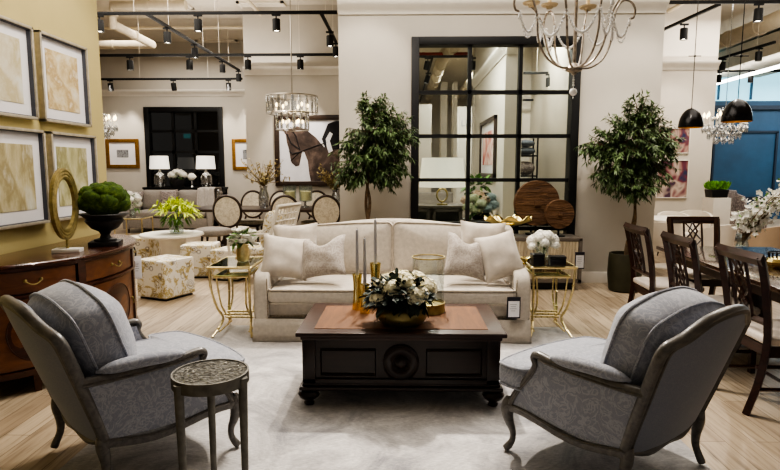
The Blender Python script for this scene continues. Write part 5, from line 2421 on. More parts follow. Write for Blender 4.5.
def track(label, a, c, z=ZT, wires=2):
    t = thing('lighting_track', label, 'light track', (0, 0, 0), group='black lighting tracks')
    a, c = V((a[0], a[1], z)), V((c[0], c[1], z))
    d = (c - a).normalized()
    ang = math.atan2(d.y, d.x)
    L = (c - a).length
    t.location = (a + c) / 2
    t.rotation_euler = (0, 0, ang)
    b = B()
    b.box((0, 0, 0), (L, .045, .05), bev=.004)
    b.out('rail', M_blackm, t)
    for i in range(wires):
        x = -L / 2 + L * (i + .5) / wires
        b = B()
        b.tube([(x, 0, .02), (x, 0, H - z)], .004, 5)
        b.out('hanger', M_vent, t)
    return t


def spot(label, x, y, tilt=(0, 0), z=ZT):
    t = thing('track_spotlight', label, 'spotlight', (x, y, z - .025), group='black track spotlights')
    b = B()
    b.box((0, 0, -.012), (.14, .04, .03), bev=.004)
    b.tube([(0, 0, -.02), (0, 0, -.09)], .012, 8)
    b.out('stem', M_blackm, t)
    b = B()
    rot = M.Rotation(tilt[0], 3, 'X') @ M.Rotation(tilt[1], 3, 'Y')
    b.lathe([(0, .0), (.06, .0), (.064, -.012), (.064, -.19), (.056, -.19), (.056, -.17), (0, -.17)], 20, (0, 0, -.075), rot)
    bo = b.out('lamp_body', M_blackm, t)
    b = B()
    b.lathe([(.054, -.172), (.03, -.176), (0, -.178)], 16, (0, 0, -.075), rot)
    b.out('lens', M_lens, bo, recalc=False)
    return t


T1 = P(210, 13, z=ZT).y
T2 = 11.6
Z2 = P(210, 55, Y=T2).z
T3 = 14.7
Z3 = P(170, 79, Y=T3).z
X = lambda px, Y: P(px, 100, Y=Y).x
track('nearest cross-running black track above the left lounge', (X(92, T1) - 1.2, T1), (X(338, T1), T1), wires=4)
track('middle cross-running black track above the left lounge', (X(97, T2) - 1.5, T2), (X(340, T2), T2), Z2, wires=4)
track('farthest cross-running black track above the grey sofa', (X(97, T3) - 1.5, T3), (X(243, T3), T3), Z3, wires=3)
XD = X(150, T1)
track('long black track running away from us across the left lounge', (XD, T1 + .03), (XD, T3 - .03), wires=3)
XE = X(322, T1)
track('short black track running away beside the black window wall', (XE, T1 + .03), (XE, T2 - .06), wires=2)
for px, T, a in ((104, T1, 0), (201, T1, .0), (278, T1, .0), (132, T2, .0), (191, T2, 0), (249, T2, 0), (301, T2, 0), (111, T3, .25), (174, T3, .3), (229, T3, .1)):
    nm = {T1: 'nearest', T2: 'middle', T3: 'farthest'}[T]
    at = {104: 'left end', 201: 'middle', 278: 'right end', 132: 'left end, first from the mustard wall', 191: 'second from the mustard wall', 249: 'third from the mustard wall', 301: 'right end, fourth from the mustard wall', 111: 'left end', 174: 'middle', 229: 'right end'}[px]
    spot('black spotlight on the %s cross track, %s' % (nm, at), X(px, T), T, (a, 0), Z3 if T == T3 else Z2 if T == T2 else ZT)
for py, lab in ((35, 'black spotlight on the long receding track, nearest us'), (52, 'black spotlight on the long receding track, second along'), (69, 'black spotlight on the long receding track, third along'), (80, 'black spotlight on the long receding track, at its far tip')):
    yy = P(200, py - 9, z=ZT).y
    spot(lab, XD, min(yy, T3 - .1))
for py, lab in ((39, 'black spotlight on the short receding track, nearer one'), (58, 'black spotlight on the short receding track, far tip')):
    spot(lab, XE, min(T2 - .12, P(330, py - 9, z=ZT).y))
# right
TR1 = P(720, 2, z=ZT).y
track('black track across the top right above the dining table', (X(663, TR1), TR1), (X(900, TR1), TR1), wires=3)
XR = X(720, TR1 + .1) - .0
q1, q2 = P(654, 38, z=ZT), P(720, 4, z=ZT)
track('black track slanting down to the right tree beside the window wall', (q2.x, q2.y), (q1.x - .2, q1.y + .3), wires=2)
q3, q4 = P(712, 61, z=ZT), P(775, 42, z=ZT)
track('black track receding along the shopfront side, upper one', (q4.x, q4.y), (q3.x, q3.y), wires=2)
T6 = P(740, 71, z=ZT).y
track('black track across in front of the blue shopfront', (X(715, T6), T6), (X(820, T6), T6), wires=2)
spot('black spotlight on the top right track above dining table', X(752, TR1), TR1)
m_ = q1.lerp(q2, .52)
spot('black spotlight on the slanting track above the right tree', m_.x, m_.y)
m_ = q3.lerp(q4, .2)
spot('black spotlight on the shopfront track, farther one', m_.x, m_.y)
m_ = q3.lerp(q4, .78)
spot('black spotlight on the shopfront track, nearer one', m_.x, m_.y)
spot('black spotlight on the blue shopfront track, left one', X(717.5, T6), T6)
spot('black spotlight on the blue shopfront track, right one', X(749, T6), T6)
q = P(657, 6, Y=8.3)
track('short black track above the top right corner of the window wall', (q.x + .02, 8.2), (q.x + .02, 9.2), q.z, wires=1)
spot('small tilted black spotlight at the top right corner of window wall', q.x + .02, 8.35, (0, .45), q.z)


def vent(label, px, py, w=.95, d=.6, rz=0):
    q = P(px, py, z=H)
    t = thing('ceiling_vent', label, 'vent', (q.x, q.y, H), rz, group='ceiling vents')
    b = B()
    for s in (-1, 1):
        b.box((s * (w / 2 - .03), 0, -.02), (.06, d, .04))
        b.box((0, s * (d / 2 - .03), -.02), (w, .06, .04))
    b.out('frame', M_vent, t)
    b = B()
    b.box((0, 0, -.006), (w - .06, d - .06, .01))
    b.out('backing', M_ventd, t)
    b = B()
    for i in range(7):
        b.box((0, -d / 2 + .09 + (d - .18) * i / 6, -.022), (w - .1, .03, .03), rot=M.Rotation(.6, 3, 'X'))
    b.out('louvres', M_vent, t)


vent('square ceiling vent near the top of photo, above the long receding track', 166, 4)
vent('square ceiling vent near the top of photo, in front of the chandelier cable', 263, 5)
vent('square ceiling vent deeper in, between the nearest and middle tracks', 221, 43, 1.1, .8)
vent('square ceiling vent deeper in, at the left above far sofa', 101, 43, 1.1, .8)


def duct(name, label, pts, r, m=M_duct, n=12):
    t = thing(name, label, 'duct', pts[0])
    o = V(pts[0])
    b = B()
    b.tube([V(p) - o for p in pts], r, n)
    b.out('pipe', m, t)
    for p, q_ in zip(pts, pts[1:]):
        p, q_ = V(p) - o, V(q_) - o
        k = max(1, int((q_ - p).length / 1.2))
        for i in range(1, k + 1):
            c = p.lerp(q_, i / (k + 1))
            d = (q_ - p).normalized() * .02
            b = B()
            b.tube([c - d, c + d], r * 1.12, n)
            b.out('collar', m, t)


a = P(128, 25, Y=11.5)
duct('ceiling_duct', 'painted round duct with a bend above the far left lounge', [(a.x + 1.4, 10.9, 4.55), (a.x, 10.9, 4.55), (a.x, 10.9, 4.2), (a.x, 12.6, 4.2), (a.x - 2.6, 12.6, 4.2)], .09)
duct('ceiling_pipe', 'thin painted sprinkler pipe running along the beige ceiling', [(-9, 12.9, 4.62), (-1.4, 12.9, 4.62)], .035)
duct('ceiling_pipe', 'thin painted pipe receding along beige ceiling over the dining chairs', [(-2.9, 7.8, 4.66), (-2.9, 15.2, 4.66)], .035)
duct('ceiling_pipe', 'thin painted pipe above the right dining table', [(5.2, 7.0, 4.55), (5.2, 15.0, 4.55)], .04)
duct('ceiling_duct', 'wide painted duct above the right side near the shopfront', [(7.6, 9.0, 4.5), (7.6, 16, 4.5)], .17)
# linear light along the mall side
b = B()
b.box((0, 0, 0), (.16, 6.0, .05), bev=.01)
o = b.out('linear_light', M_lampw, loc=(8.9, 14.1, 3.9))
tag(o, 'long white linear light receding above the blue shopfront', 'light')
b = B()
b.box((9.6, 14.1, 4.42), (1.8, 6.2, .5))
struct(b, 'ceiling_bulkhead', M_ceil)
for y in (11.6, 16.6):
    pass


# ------------------------------------------------------------------ chandeliers
def bead_string(b, a, c, sag, r, n):
    a, c = V(a), V(c)
    b.tube([a.lerp(c, i / n) - V((0, 0, sag * 4 * (i / n) * (1 - i / n))) for i in range(n + 1)], r * .3, 4)
    for i in range(n + 1):
        f = i / n
        p = a.lerp(c, f) - V((0, 0, sag * 4 * f * (1 - f)))
        b.ball(p, r, 1)


FY = 4.1
hubp = P(574, 68, Y=FY)
k = FY / F
hz = hubp.z
ch = thing('chandelier', 'large antique silver arm chandelier with bead swags in the foreground', 'chandelier', (hubp.x, FY, hz), 0, None, 1.07)
b = B()
b.tube([(0, 0, 0), (0, 0, H - hz)], .008, 8)
b.tube([(0, 0, .02), (0, 0, .9)], .012, 8)
b.out('stem', M_antsilver, ch)
b = B()
b.lathe([(0, -.045), (.012, -.045), (.02, -.03), (.05, -.02), (.055, -.005), (.04, .01), (.02, .03), (0, .03)], 24)
b.out('hub', M_antsilver, ch)
pr_ = [(.03, -.002), (.12, .008), (.21, .07), (.262, .18), (.275, .31), (.305, .41), (.35, .45), (.405, .44), (.435, .395), (.425, .345), (.395, .335)]
NA = 8
cups = []
for i in range(NA):
    a = 2 * PI * i / NA + .24
    c_, s_ = cos(a), sin(a)
    out_ = i % 2 == 0
    b = B()
    if out_:
        sp = spline([(r * c_, r * s_, z) for r, z in pr_], 4)
        b.tube(sp, .0072, 7)
        tip = V((.395 * c_, .395 * s_, .335))
        cupp = V((.36 * c_, .36 * s_, .47))
    else:
        sp = spline([(r * c_, r * s_, z) for r, z in [(.03, 0), (.10, .02), (.165, .10), (.20, .22), (.225, .32), (.27, .40), (.30, .43)]], 4)
        b.tube(sp, .0072, 7)
        tip = V((.2 * c_, .2 * s_, .25))
        cupp = V((.30 * c_, .30 * s_, .43))
    am = b.out('arm', M_antsilver, ch)
    b = B()
    b.lathe([(0, 0), (.02, 0), (.025, .015), (.055, .02), (.06, .03), (.02, .032), (.018, .045), (0, .045)], 16, cupp)
    b.out('drip_cup', mat('bone_drip_pan', (206, 188, 156), .6, var=.08), am)
    b = B()
    b.lathe([(.013, .045), (.013, .155), (.008, .16), (0, .16)], 12, cupp)
    b.out('candle_sleeve', mat('cream_candle_sleeve', (232, 212, 172), .6, var=.03), am)
    b = B()
    b.lathe([(0, .16), (.01, .165), (.016, .19), (.008, .215), (0, .235)], 10, cupp)
    b.out('flame_bulb', M_bulb, am)
    cups.append((tip, cupp, a))
for i in range(NA):
    b = B()
    t0_, c0, a0 = cups[i]
    t1_, c1, a1 = cups[(i + 1) % NA]
    p0 = V((.275 * cos(a0), .275 * sin(a0), .33)) if i % 2 == 0 else V((.225 * cos(a0), .225 * sin(a0), .32))
    p1 = V((.275 * cos(a1), .275 * sin(a1), .33)) if i % 2 else V((.225 * cos(a1), .225 * sin(a1), .32))
    bead_string(b, p0, p1, .15, .0105, 22)
    b.out('bead_swag', M_bead, ch)
    if i % 2 == 0:
        b = B()
        bead_string(b, p0, t0_, .12, .0105, 16)
        b.out('bead_swag', M_bead, ch)
        b = B()
        bead_string(b, p0 + V((0, 0, .03)), t0_, .17, .006, 18)
        b.out('bead_swag', M_bead, ch)
        b = B()
        b.lathe([(0, -.055), (.012, -.04), (.009, -.015), (.003, -.008), (.003, 0), (0, 0)], 8, t0_)
        b.out('crystal_drop', M_bead, ch)
b = B()
for z, r in ((-.06, .006), (-.075, .008), (-.093, .007), (-.11, .008)):
    b.ball((0, 0, z), r, 1)
b.ball((0, 0, -.155), .026, 2)
b.lathe([(0, -.2), (.005, -.19), (0, -.18)], 6)
b.tube([(0, 0, -.04), (0, 0, -.13)], .0025, 5)
b.out('crystal_drop', M_bead, ch)


def crystal_chandelier(name, label, px, ytop, ybot, wpx, Y, tiers):
    top = P(px, ytop, Y=Y)
    k = Y / F
    bot = P(px, ybot, Y=Y)
    t = thing(name, label, 'chandelier', (top.x, Y, bot.z))
    hh = top.z - bot.z
    b = B()
    b.tube([(0, 0, hh * .3), (0, 0, H - bot.z)], .01, 8)
    b.out('cable', M_chrome, t)
    for (rpx, z0, z1) in tiers:
        r = rpx * k
        za, zb_ = hh * z0, hh * z1
        b = B()
        n = 30
        for z in (za, zb_):
            b.tube([(r * cos(2 * PI * i / n), r * sin(2 * PI * i / n), z) for i in range(n)], .010, 6, closed=True)
        for i in range(4):
            a = PI / 2 * i
            b.tube([(0, 0, zb_), (r * cos(a), r * sin(a), zb_)], .006, 5)
        f = b.out('tier_frame', M_chrome, t)
        b = B()
        n = max(14, int(r * 50))
        for i in range(n):
            a = 2 * PI * i / n
            w = 2 * PI * r / n * .42
            c = V((r * cos(a), r * sin(a), (za + zb_) / 2))
            b.box(c, (w, .018, (zb_ - za) * .9), a + PI / 2, bev=.006, seg=1)
        b.out('crystal_panels', M_crystal, f)
        for i in range(6):
            a = 2 * PI * i / 6 + .3
            b = B()
            b.ball((r * .6 * cos(a), r * .6 * sin(a), (za + zb_) / 2), .028, 1, (1, 1, 1.5))
            b.out('bulb', M_bulb, f)
    return t


crystal_chandelier('crystal_chandelier', 'two-tier drum crystal chandelier in front of the horse picture', 292, 96, 130, 50, 10.6, [(25, .48, .98), (16, 0, .5)])


def candle_crystal(name, label, px, ytop, ybot, wpx, Y, narm):
    top, bot = P(px, ytop, Y=Y), P(px, ybot, Y=Y)
    k = Y / F
    R0 = wpx / 2 * k
    hh = top.z - bot.z
    t = thing(name, label, 'chandelier', (top.x, Y, bot.z))
    b = B()
    b.tube([(0, 0, hh * .15), (0, 0, H - bot.z)], .009, 6)
    b.lathe([(0, hh * .1), (R0 * .12, hh * .2), (R0 * .06, hh * .4), (R0 * .16, hh * .55), (R0 * .05, hh * .7), (R0 * .1, hh * .9), (0, hh)], 12)
    b.out('stem', M_crystal, t)
    for i in range(narm):
        a = 2 * PI * i / narm + .2
        c_, s_ = cos(a), sin(a)
        b = B()
        b.tube(spline([(R0 * r * c_, R0 * r * s_, hh * z) for r, z in ((.05, .35), (.4, .22), (.75, .3), (.9, .5))], 4), .012, 6)
        am = b.out('arm', M_crystal, t)
        b = B()
        b.lathe([(0, 0), (R0 * .1, .01), (.02, .02), (.018, hh * .2), (0, hh * .2)], 8, (R0 * .9 * c_, R0 * .9 * s_, hh * .5))
        b.out('candle_sleeve', M_white, am)
        b = B()
        b.lathe([(0, 0), (.018, .02), (.022, .05), (0, .10)], 8, (R0 * .9 * c_, R0 * .9 * s_, hh * .7))
        b.out('flame_bulb', M_bulb, am)
    b = B()
    for (rr_, z, n, L) in ((.95, .48, 34, .2), (.7, .32, 26, .22), (.4, .18, 16, .2), (.55, .75, 18, .16), (.3, .95, 10, .16)):
        for i in range(n):
            a = 2 * PI * i / n
            c = V((R0 * rr_ * cos(a), R0 * rr_ * sin(a), hh * z))
            l = hh * L * (.7 + .3 * (i % 2))
            b.lathe([(0, -l), (.022, -l * .6), (.012, -l * .2), (0, 0)], 5, c)
    b.out('crystal_drops', M_crystal, t)
    b = B()
    for i in range(narm):
        a0 = 2 * PI * i / narm + .2
        a1 = 2 * PI * (i + 1) / narm + .2
        bead_string(b, (R0 * .9 * cos(a0), R0 * .9 * sin(a0), hh * .5), (R0 * .9 * cos(a1), R0 * .9 * sin(a1), hh * .5), hh * .12, .014, 9)
    b.out('bead_swags', M_bead, t)
    return t


candle_crystal('crystal_chandelier', 'candle-style crystal chandelier partly hidden by the mustard wall', 102, 112, 139, 27, 10.2, 8)
candle_crystal('crystal_chandelier', 'many-armed crystal chandelier in front of the blue shopfront', 726, 106, 144, 40, 9.8, 10)


def dome(label, px, ytop, ybot, wpx, Y):
    q = P(px, ybot, Y=Y)
    k = Y / F
    r = wpx / 2 * k
    hh = (ybot - ytop) * k
    t = thing('dome_pendant', label, 'pendant lamp', (q.x, Y, q.z), group='black dome pendants')
    b = B()
    prof = [(r * cos(PI / 2 * i / 10), hh * sin(PI / 2 * i / 10)) for i in range(10)] + [(.015, hh)]
    b.lathe(prof, 32)
    b.k = 1
    b.lathe([(p[0] * .96, p[1] * .95 - .003) for p in prof], 32)
    b.out('dome_shade', [M_dome, M_domein], t, recalc=False)
    b = B()
    b.tube([(0, 0, hh * .9), (0, 0, H - q.z)], .005, 5)
    b.out('cord', M_iron, t)
    b = B()
    zz = P(px, 56, Y=Y).z - q.z
    b.tube([(-.08, 0, zz), (.08, 0, zz)], .006, 5)
    b.ball((0, 0, zz), .018, 1)
    b.out('cable_clip', M_iron, t)
    b = B()
    b.ball((0, 0, hh * .35), .04, 2)
    b.out('bulb', M_bulb, t)


dome('black dome pendant farther back, beside the end of right wall', 690.5, 109, 127.5, 22.5, 7.6)
dome('black dome pendant nearer, overlapping the crystal chandelier at right', 736.5, 100, 121.5, 27, 6.3)

# ------------------------------------------------------------------ things in the room seen through window_1
wY = 8.75
ct_z = P(440, 205, Y=wY).z
c0, c1 = P(400, 205, Y=wY).x, P(462, 205, Y=wY).x
t = thing('glass_cabinet', 'grey cabinet with glazed doors behind the window carrying a linen lamp', 'cabinet', ((c0 + c1) / 2, wY + .05, 0))
w = c1 - c0
b = B()
b.box((0, 0, ct_z - .02), (w, .5, .04), bev=.005)
b.box((0, .22, ct_z / 2), (w - .04, .03, ct_z - .04))
for s in (-1, 1):
    b.box((s * (w / 2 - .03), 0, ct_z / 2), (.04, .46, ct_z - .04))
b.box((0, 0, .06), (w - .04, .46, .06))
b.box((0, 0, ct_z * .5), (w - .06, .44, .025))
b.out('case', M_flutedk, t)
for s in (-1, 1):
    b = B()
    ww = w / 2 - .05
    for q in (-1, 1):
        b.box((s * w / 4 + q * (ww / 2 - .02), -.235, ct_z / 2 + .02), (.04, .02, ct_z - .14))
        b.box((s * w / 4, -.235, ct_z / 2 + .02 + q * (ct_z / 2 - .09)), (ww, .02, .04))
    d = b.out('door', M_flutedk, t)
    b = B()
    b.box((s * w / 4, -.235, ct_z / 2 + .02), (ww - .06, .006, ct_z - .2))
    b.out('glass', M_pane, d)
q = P(442, 205, Y=wY)
t = thing('table_lamp', 'large linen drum lamp on ring base seen through the black window', 'lamp', (q.x, wY, ct_z), group='table lamps')
k = wY / F
zs0, zs1 = P(442, 187, Y=wY).z - ct_z, P(442, 158, Y=wY).z - ct_z
b = B()
sw = 23 * k
b.lathe([(sw, zs0), (sw * .88, zs1), (sw * .87, zs1), (sw * .985, zs0)], 36)
b.out('lamp_shade', M_shade2, t)
b = B()
n = 24
rr = zs0 * .36
b.tube([(rr * .8 * cos(2 * PI * i / n), 0, zs0 * .55 + rr * sin(2 * PI * i / n)) for i in range(n)], .014, 6, closed=True)
b.tube([(0, 0, 0), (0, 0, zs0 * .2)], .012, 6)
b.tube([(0, 0, zs0 * .9), (0, 0, zs1 * .8)], .01, 6)
b.box((0, 0, .012), (.16, .1, .024), bev=.004)
b.out('ring_base', M_ring, t)

hY = 8.2
q = P(480, 222, Y=hY)
pt = thing('round_pedestal', 'dark round pedestal table behind the window under the pastel hydrangeas', 'table', (q.x, hY, 0))
zp = P(480, 219, Y=hY).z
b = B()
b.lathe([(0, zp), (.26, zp), (.27, zp - .02), (.25, zp - .04), (0, zp - .04)], 32)
b.out('table_top', M_ovalw, pt)
b = B()
b.lathe([(0, 0), (.2, 0), (.18, .04), (.05, .1), (.06, .4), (.04, zp - .04), (0, zp - .04)], 24)
b.out('pedestal', M_ovalw, pt)
t = thing('flower_vase', 'pastel blue, peach and cream hydrangeas behind the black window', 'flowers', (q.x, hY, zp + .003))
b = B()
b.lathe([(0, 0), (.1, 0), (.14, .05), (.13, .1), (.12, .1), (0, .06)], 24)
b.out('vase', M_urn, t)
b = B()
leaf_ball(b, (0, 0, .16), .17, 60, .1, .05)
b.out('foliage', M_leaf, t, recalc=False)
hb_ = hydrangea_mesh('blue', .085, 60, M_petalb, .028)
hp_ = hydrangea_mesh('peach', .08, 60, M_petalp, .026)
hg_ = hydrangea_mesh('sage', .085, 60, M_petalg, .028)
for i, (x, y, z) in enumerate(((-.17, -.05, .17), (-.06, -.12, .13), (.08, -.11, .16), (.18, -.04, .2), (-.1, -.04, .29), (.05, -.06, .27), (.15, 0, .3), (-.02, .05, .34), (-.2, .03, .27), (.0, -.14, .22))):
    add_head((hg_, hg_, hb_, hb_, hg_, hp_, hb_, hp_, hp_, hg_)[i], t, (x, y, z))
# planter basket and plant behind
bY = 10.3
q = P(478, 205, Y=bY)
t = thing('striped_planter', 'striped basket planter with green plant seen through window beside lamp', 'plant', (q.x, bY, 0))
zp2 = P(478, 193, Y=bY).z
b = B()
for i in range(9):
    b.k = i % 2
    z0 = .45 + (zp2 - .45) * i / 9
    z1 = .45 + (zp2 - .45) * (i + 1) / 9
    r0, r1 = .15 + .012 * i, .15 + .012 * (i + 1)
    b.lathe([(r0, z0), (r1, z1)], 24)
b.k = 0
b.lathe([(0, .45), (.15, .45)], 24)
b.out('basket', [M_iron, M_lattice], t, recalc=False)
b = B()
for a in range(4):
    aa = PI / 2 * a + .4
    b.tube([(.14 * cos(aa), .14 * sin(aa), .46), (.18 * cos(aa), .18 * sin(aa), 0)], .012, 5)
b.out('stand', M_iron, t)
b = B()
leaf_ball(b, (0, 0, zp2 + .12), .2, 90, .16, .06, (1, 1, .8), .6)
b.out('foliage', M_leaf, t, recalc=False)
# picture on the receding wall
A3 = art_mat('red_abstract', [(.3, (170, 60, 62)), (.45, (220, 160, 150)), (.55, (226, 206, 196)), (.7, (186, 70, 74))], 1.6, .6, detail=2)
pa, pb = P(497, 150, X=bx0), P(482, 150, X=bx0)
za, zb_ = P(497, 178, X=bx0).z, P(497, 115, X=bx0).z
t = thing('abstract_picture', 'tall red abstract picture on receding wall seen through the window', 'picture', (bx0 - .002, (pa.y + pb.y) / 2, (za + zb_) / 2))
w, h = pb.y - pa.y, zb_ - za
b = B()
for s in (-1, 1):
    b.box((-.03, s * (w / 2 - .04), 0), (.06, .08, h), bev=.005)
    b.box((-.03, 0, s * (h / 2 - .04)), (.06, w, .08), bev=.005)
b.out('frame', M_ovalw, t)
b = B()
b.box((-.012, 0, 0), (.02, w - .1, h - .1))
b.out('mount', M_mat, t)
b = B()
b.box((-.026, 0, 0), (.008, w - .7, h - .5))
b.out('print', A3, t)
# shelf rack with dark cushions
sY = 12.3
s0, s1 = P(517, 150, Y=sY), P(533, 150, Y=sY)
t = thing('shelf_rack', 'black metal shelf rack seen through the window holding cushions', 'shelf', ((s0.x + s1.x) / 2, sY, 0))
w = s1.x - s0.x + .1
zs = [P(525, y, Y=sY).z for y in (206, 176, 156, 138)]
b = B()
for sx in (-1, 1):
    for sy in (-1, 1):
        b.box((sx * w / 2, sy * .2, zs[3] / 2), (.03, .03, zs[3]))
b.out('frame', M_blackm, t)
for z in zs[:3]:
    b = B()
    b.box((0, 0, z), (w, .42, .03))
    b.out('shelf', M_blackm, t)
M_slatefab = mat('slate_cushion_fabric', (92, 98, 108), .85, var=.06, scale=20)


def cushion_lying(label, x, y, z, w, d, h, m):
    b = B()
    b.cushion(dens(rrect(w, d, .06, 3), .08), h, .3, lambda u, v, tt: (u, v, h / 2 + tt), 5)
    o = b.out('stacked_cushion', m, ang=60, loc=(x, y, z))
    tag(o, label, 'cushion', 'cushions on the shelf rack')


cx_ = (s0.x + s1.x) / 2
cushion_lying('slate grey cushion on upper shelf of the black rack, lower of its pair', cx_, sY - .02, zs[2] + .016, w - .08, .38, .17, M_slatefab)
cushion_lying('slate grey cushion on upper shelf of the black rack, upper of its pair', cx_, sY - .02, zs[2] + .187, w - .1, .37, .15, M_slatefab)
cushion_lying('geometric printed cushion on the middle shelf of the black rack', cx_, sY - .02, zs[1] + .016, w - .08, .38, .3, M_greyp)
e, f_ = P(542, 170, Y=14.18), P(562, 146, Y=14.18)
facing_pic('abstract_picture', 'framed pink abstract print on the back wall through right window panes', e.x, f_.x, e.z, f_.z, 14.19, M_slate, art_mat('pink_abstract', [(.3, (170, 90, 100)), (.5, (222, 190, 190)), (.7, (190, 120, 130))], 2.5, 1, detail=3), .04, .06)
# wall lettering, partly readable
cu = bpy.data.curves.new('lettering', 'FONT')
cu.body = 'LIZZI'
cu.size = .3
cu.extrude = .008
cu.align_x = 'CENTER'
tmp = bpy.data.objects.new('tmp', cu)
col.objects.link(tmp)
bpy.context.view_layer.update()
me = bpy.data.meshes.new_from_object(tmp.evaluated_get(bpy.context.evaluated_depsgraph_get()))
bpy.data.objects.remove(tmp)
lt = bpy.data.objects.new('wall_lettering', me)
me.materials.clear()
me.materials.append(M_line)
col.objects.link(lt)
q = P(471, 126, Y=19.48)
lt.location = (q.x, 19.485, q.z)
lt.rotation_euler = (PI / 2, 0, 0)
tag(lt, 'grey raised lettering on the wall seen through the black window', 'lettering')
# pale sofa seen under the lamp
t = thing('sofa', 'taupe sofa seen under the linen lamp through the window', 'sofa', (.75, 12.6, 0), .4)
b = B()
b.box((0, .4, .28), (1.7, .85, .36), bev=.05, seg=3)
b.out('base', M_greyfab, t)
b = B()
b.box((0, .78, .6), (1.7, .2, .7), bev=.07, seg=3)
b.out('backrest', M_greyfab, t)
for s in (-1, 1):
    b = B()
    b.box((s * .78, .4, .45), (.18, .85, .5), bev=.07, seg=3)
    b.out('arm', M_greyfab, t)
    b = B()
    b.cushion(dens(rrect(.68, .62, .06, 3), .1), .18, .6, lambda u, v, tt: (s * .35 + u, .33 + v, .52 + tt), 5)
    b.out('seat_cushion', M_throw, t, ang=60)
    b = B()
    b.tube([(s * .75, .08, .11), (s * .75, .08, 0)], .03, 6)
    b.tube([(s * .75, .72, .11), (s * .75, .72, 0)], .03, 6)
    b.out('leg', M_ovalw, t)
# tracks, pipes in that room
track('black track across behind the upper window panes, left', (xl + .3, 13), (1.6, 13), 4.0, 2)
spot('black spotlight behind upper left window pane', P(428, 52, Y=13).x, 13, (.3, .2), 4.0)
spot('black spotlight behind upper middle window pane', P(473, 47, Y=13).x, 13, (.1, 0), 4.0)
track('black track receding behind the left window panes', (.70, 13.1), (.70, 21.5), 4.0, 3)
spot('black spotlight on receding track behind the left panes', .70, 15.0, (0, .3), 4.0)
track('black track across behind the upper right window panes, nearer', (2.2, 12.5), (xr - .15, 12.5), P(540, 73, Y=12.5).z, 2)
track('black track across behind the upper right window panes, farther', (2.2, 13.8), (xr - .15, 13.8), P(540, 100, Y=13.8).z, 2)
spot('black spotlight behind upper right pane, on nearer track', P(549, 78, Y=12.5).x, 12.5, (0, 0), P(540, 73, Y=12.5).z)
spot('black spotlight behind upper right pane, on farther track', P(551, 104, Y=13.8).x, 13.8, (0, 0), P(540, 100, Y=13.8).z)
duct('ceiling_pipe', 'red sprinkler pipe seen through the upper left window panes', [(-.6, 14.5, 4.35), (1.7, 14.5, 4.35)], .04, mat('red_pipe_paint', (150, 52, 44), .6))
duct('ceiling_duct', 'white bent duct seen through the upper window panes', [(1.5, 12.0, 4.5), (1.1, 15.0, 4.4), (1.1, 24.0, 4.4)], .16)
duct('ceiling_duct', 'white round duct receding behind the middle window panes', [(2.2, 14.6, 4.3), (2.2, 25.0, 4.3)], .12)
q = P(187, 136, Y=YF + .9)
t = thing('sign_reflection', 'small teal glowing panel standing in for a sign reflected in the far dark window', 'sign', (q.x, YF + .9, q.z))  # glowing stand-in for a teal reflection in the pane
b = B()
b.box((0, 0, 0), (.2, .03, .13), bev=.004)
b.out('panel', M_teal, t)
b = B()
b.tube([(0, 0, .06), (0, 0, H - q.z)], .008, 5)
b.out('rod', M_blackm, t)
# ------------------------------------------------------------------ light
def area(name, loc, size, power, colr=(1, .93, .84), rot=(0, 0, 0), sy=None):
    l = bpy.data.lights.new(name, 'AREA')
    l.energy = power
    l.color = colr
    l.size = size
    if sy:
        l.shape = 'RECTANGLE'
        l.size_y = sy
    o = bpy.data.objects.new(name, l)
    col.objects.link(o)
    o.location = loc
    o.rotation_euler = rot
    return o


def spotl(name, loc, target, power, ang=50, blend=.6, colr=(1, .91, .80), rad=.05):
    l = bpy.data.lights.new(name, 'SPOT')
    l.energy = power
    l.color = colr
    l.spot_size = math.radians(ang)
    l.spot_blend = blend
    l.shadow_soft_size = rad
    o = bpy.data.objects.new(name, l)
    col.objects.link(o)
    o.location = loc
    o.rotation_euler = (V(target) - V(loc)).to_track_quat('-Z', 'Y').to_euler()
    return o


# ambient bounce of the whole store
w = bpy.data.worlds.new('world')
sc.world = w
w.use_nodes = True
w.node_tree.nodes['Background'].inputs[0].default_value = (1, .94, .86, 1)
w.node_tree.nodes['Background'].inputs[1].default_value = .26

area('ceiling_light_front', (0, 4.9, 4.4), 3.2, 120)
area('ceiling_light_left', (-4.2, 8.6, 4.5), 3.5, 130)
area('ceiling_light_far', (-5.0, 13.0, 4.4), 3.0, 100)
area('ceiling_light_right', (4.2, 6.5, 4.4), 3.0, 90)
area('ceiling_light_back_right', (6.4, 10.0, 4.4), 2.5, 75)
area('window_room_light', (.6, 10.0, 4.25), 1.6, 140)
area('window_room_light_deep', (2.0, 17.5, 4.3), 2.0, 240)
area('ceiling_fill_left', (-3.5, 11, 3.7), 3.0, 40, rot=(PI, 0, 0))  # added upward fill to lighten the ceiling, no cove fitting here
area('ceiling_fill_right', (6, 10, 3.7), 3.0, 35, rot=(PI, 0, 0))  # likewise added, aimed up at the ceiling without a fitting
area('window_room_light_right', (2.7, 11.8, 4.25), 1.0, 60)
area('dim_room_fill', ((fx0 + fx1) / 2, YF + 1.2, 4.2), 1.2, 14)  # added fill that lifts the grey behind window_2
area('mall_light', (12, 14.5, 4.0), 4, 170, (.92, .97, 1))
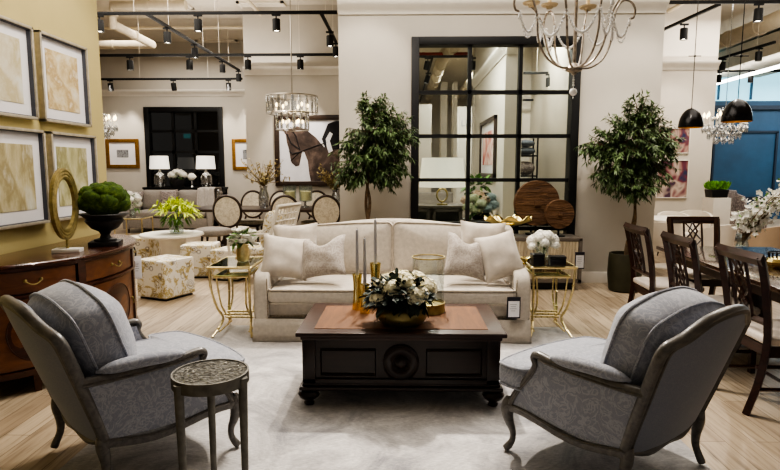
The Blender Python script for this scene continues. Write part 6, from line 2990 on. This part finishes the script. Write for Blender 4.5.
# track spots that draw pools of light, and an added fill on the hydrangeas
for (n, a, c, p, an) in (
        ('spot_rug', (.2, 5.9, 4.2), (.1, 3.5, 0), 330, 62),
        ('spot_chair_right', (.2, 6.0, 4.2), (1.0, 3.1, .5), 330, 40),
        ('spot_chair_left', (-.3, 6.0, 4.2), (-1.1, 3.1, .5), 330, 40),
        ('spot_sofa', (-.5, 3.6, 4.3), (-.1, 5.6, .6), 170, 60),
        ('spot_table', (.4, 5.2, 4.3), (.0, 4.0, .4), 120, 40),
        ('spot_mustard', (-1.2, 4.2, 4.3), (-2.9, 4.7, 1.9), 120, 60),
        ('spot_wall_left_end', (-.4, 6.2, 4.1), (-.5, 7.4, 2.2), 60, 60),
        ('spot_wall_right_end', (2.8, 6.0, 4.1), (3.0, 7.4, 1.7), 90, 60),
        ('spot_horse', (-2.0, T2 - .6, 3.8), (-2.2, 12, 1.9), 170, 50),
        ('spot_far_a', (X(111, T3), T3 - .2, 3.7), (X(118, 15), YF, 2.0), 130, 60),
        ('spot_far_b', (X(229, T3), T3 - .2, 3.7), (X(236, 15), YF, 2.0), 130, 60),
        ('spot_lounge', (XD, 9.2, 3.9), (-3.2, 7.7, .4), 220, 50),
        ('spot_lounge_b', (-2.2, T1, 3.9), (-2.5, 6.4, .2), 200, 50),
        ('spot_dining_left', (-2.6, T1, 3.9), (-2.4, 10.2, .8), 170, 50),
        ('spot_dining_right', (3.8, 7.4, 3.9), (2.9, 4.6, .7), 130, 55),
        ('spot_right_wall', (5.2, 9.6, 3.9), (5.2, 11.5, 1.9), 90, 60),
        ('spot_tubs', (5.6, 7.4, 3.9), (4.5, 8.8, .6), 150, 50),
        ('spot_tree_right', (2.2, 5.4, 4.2), (2.9, 7.0, 1.6), 110, 40),
        ('spot_tree_left', (-.2, 5.2, 4.2), (-.3, 6.8, 1.7), 80, 40),
        ('fill_pastel', (.9, 7.75, 3.2), (1.15, 8.2, .9), 40, 40),  # added to brighten the pastel hydrangeas, hangs on no track
        ('spot_inner_wall', (.9, 9.6, 3.8), (1.78, 11.2, 2.0), 60, 60),
        ('spot_inner_back', (2.7, 12.6, 3.8), (2.8, 14.2, 2.0), 60, 60)):
    spotl(n, a, c, p, an)

sc.view_settings.view_transform = 'AgX'
sc.view_settings.look = 'AgX - High Contrast'
sc.view_settings.exposure = .32
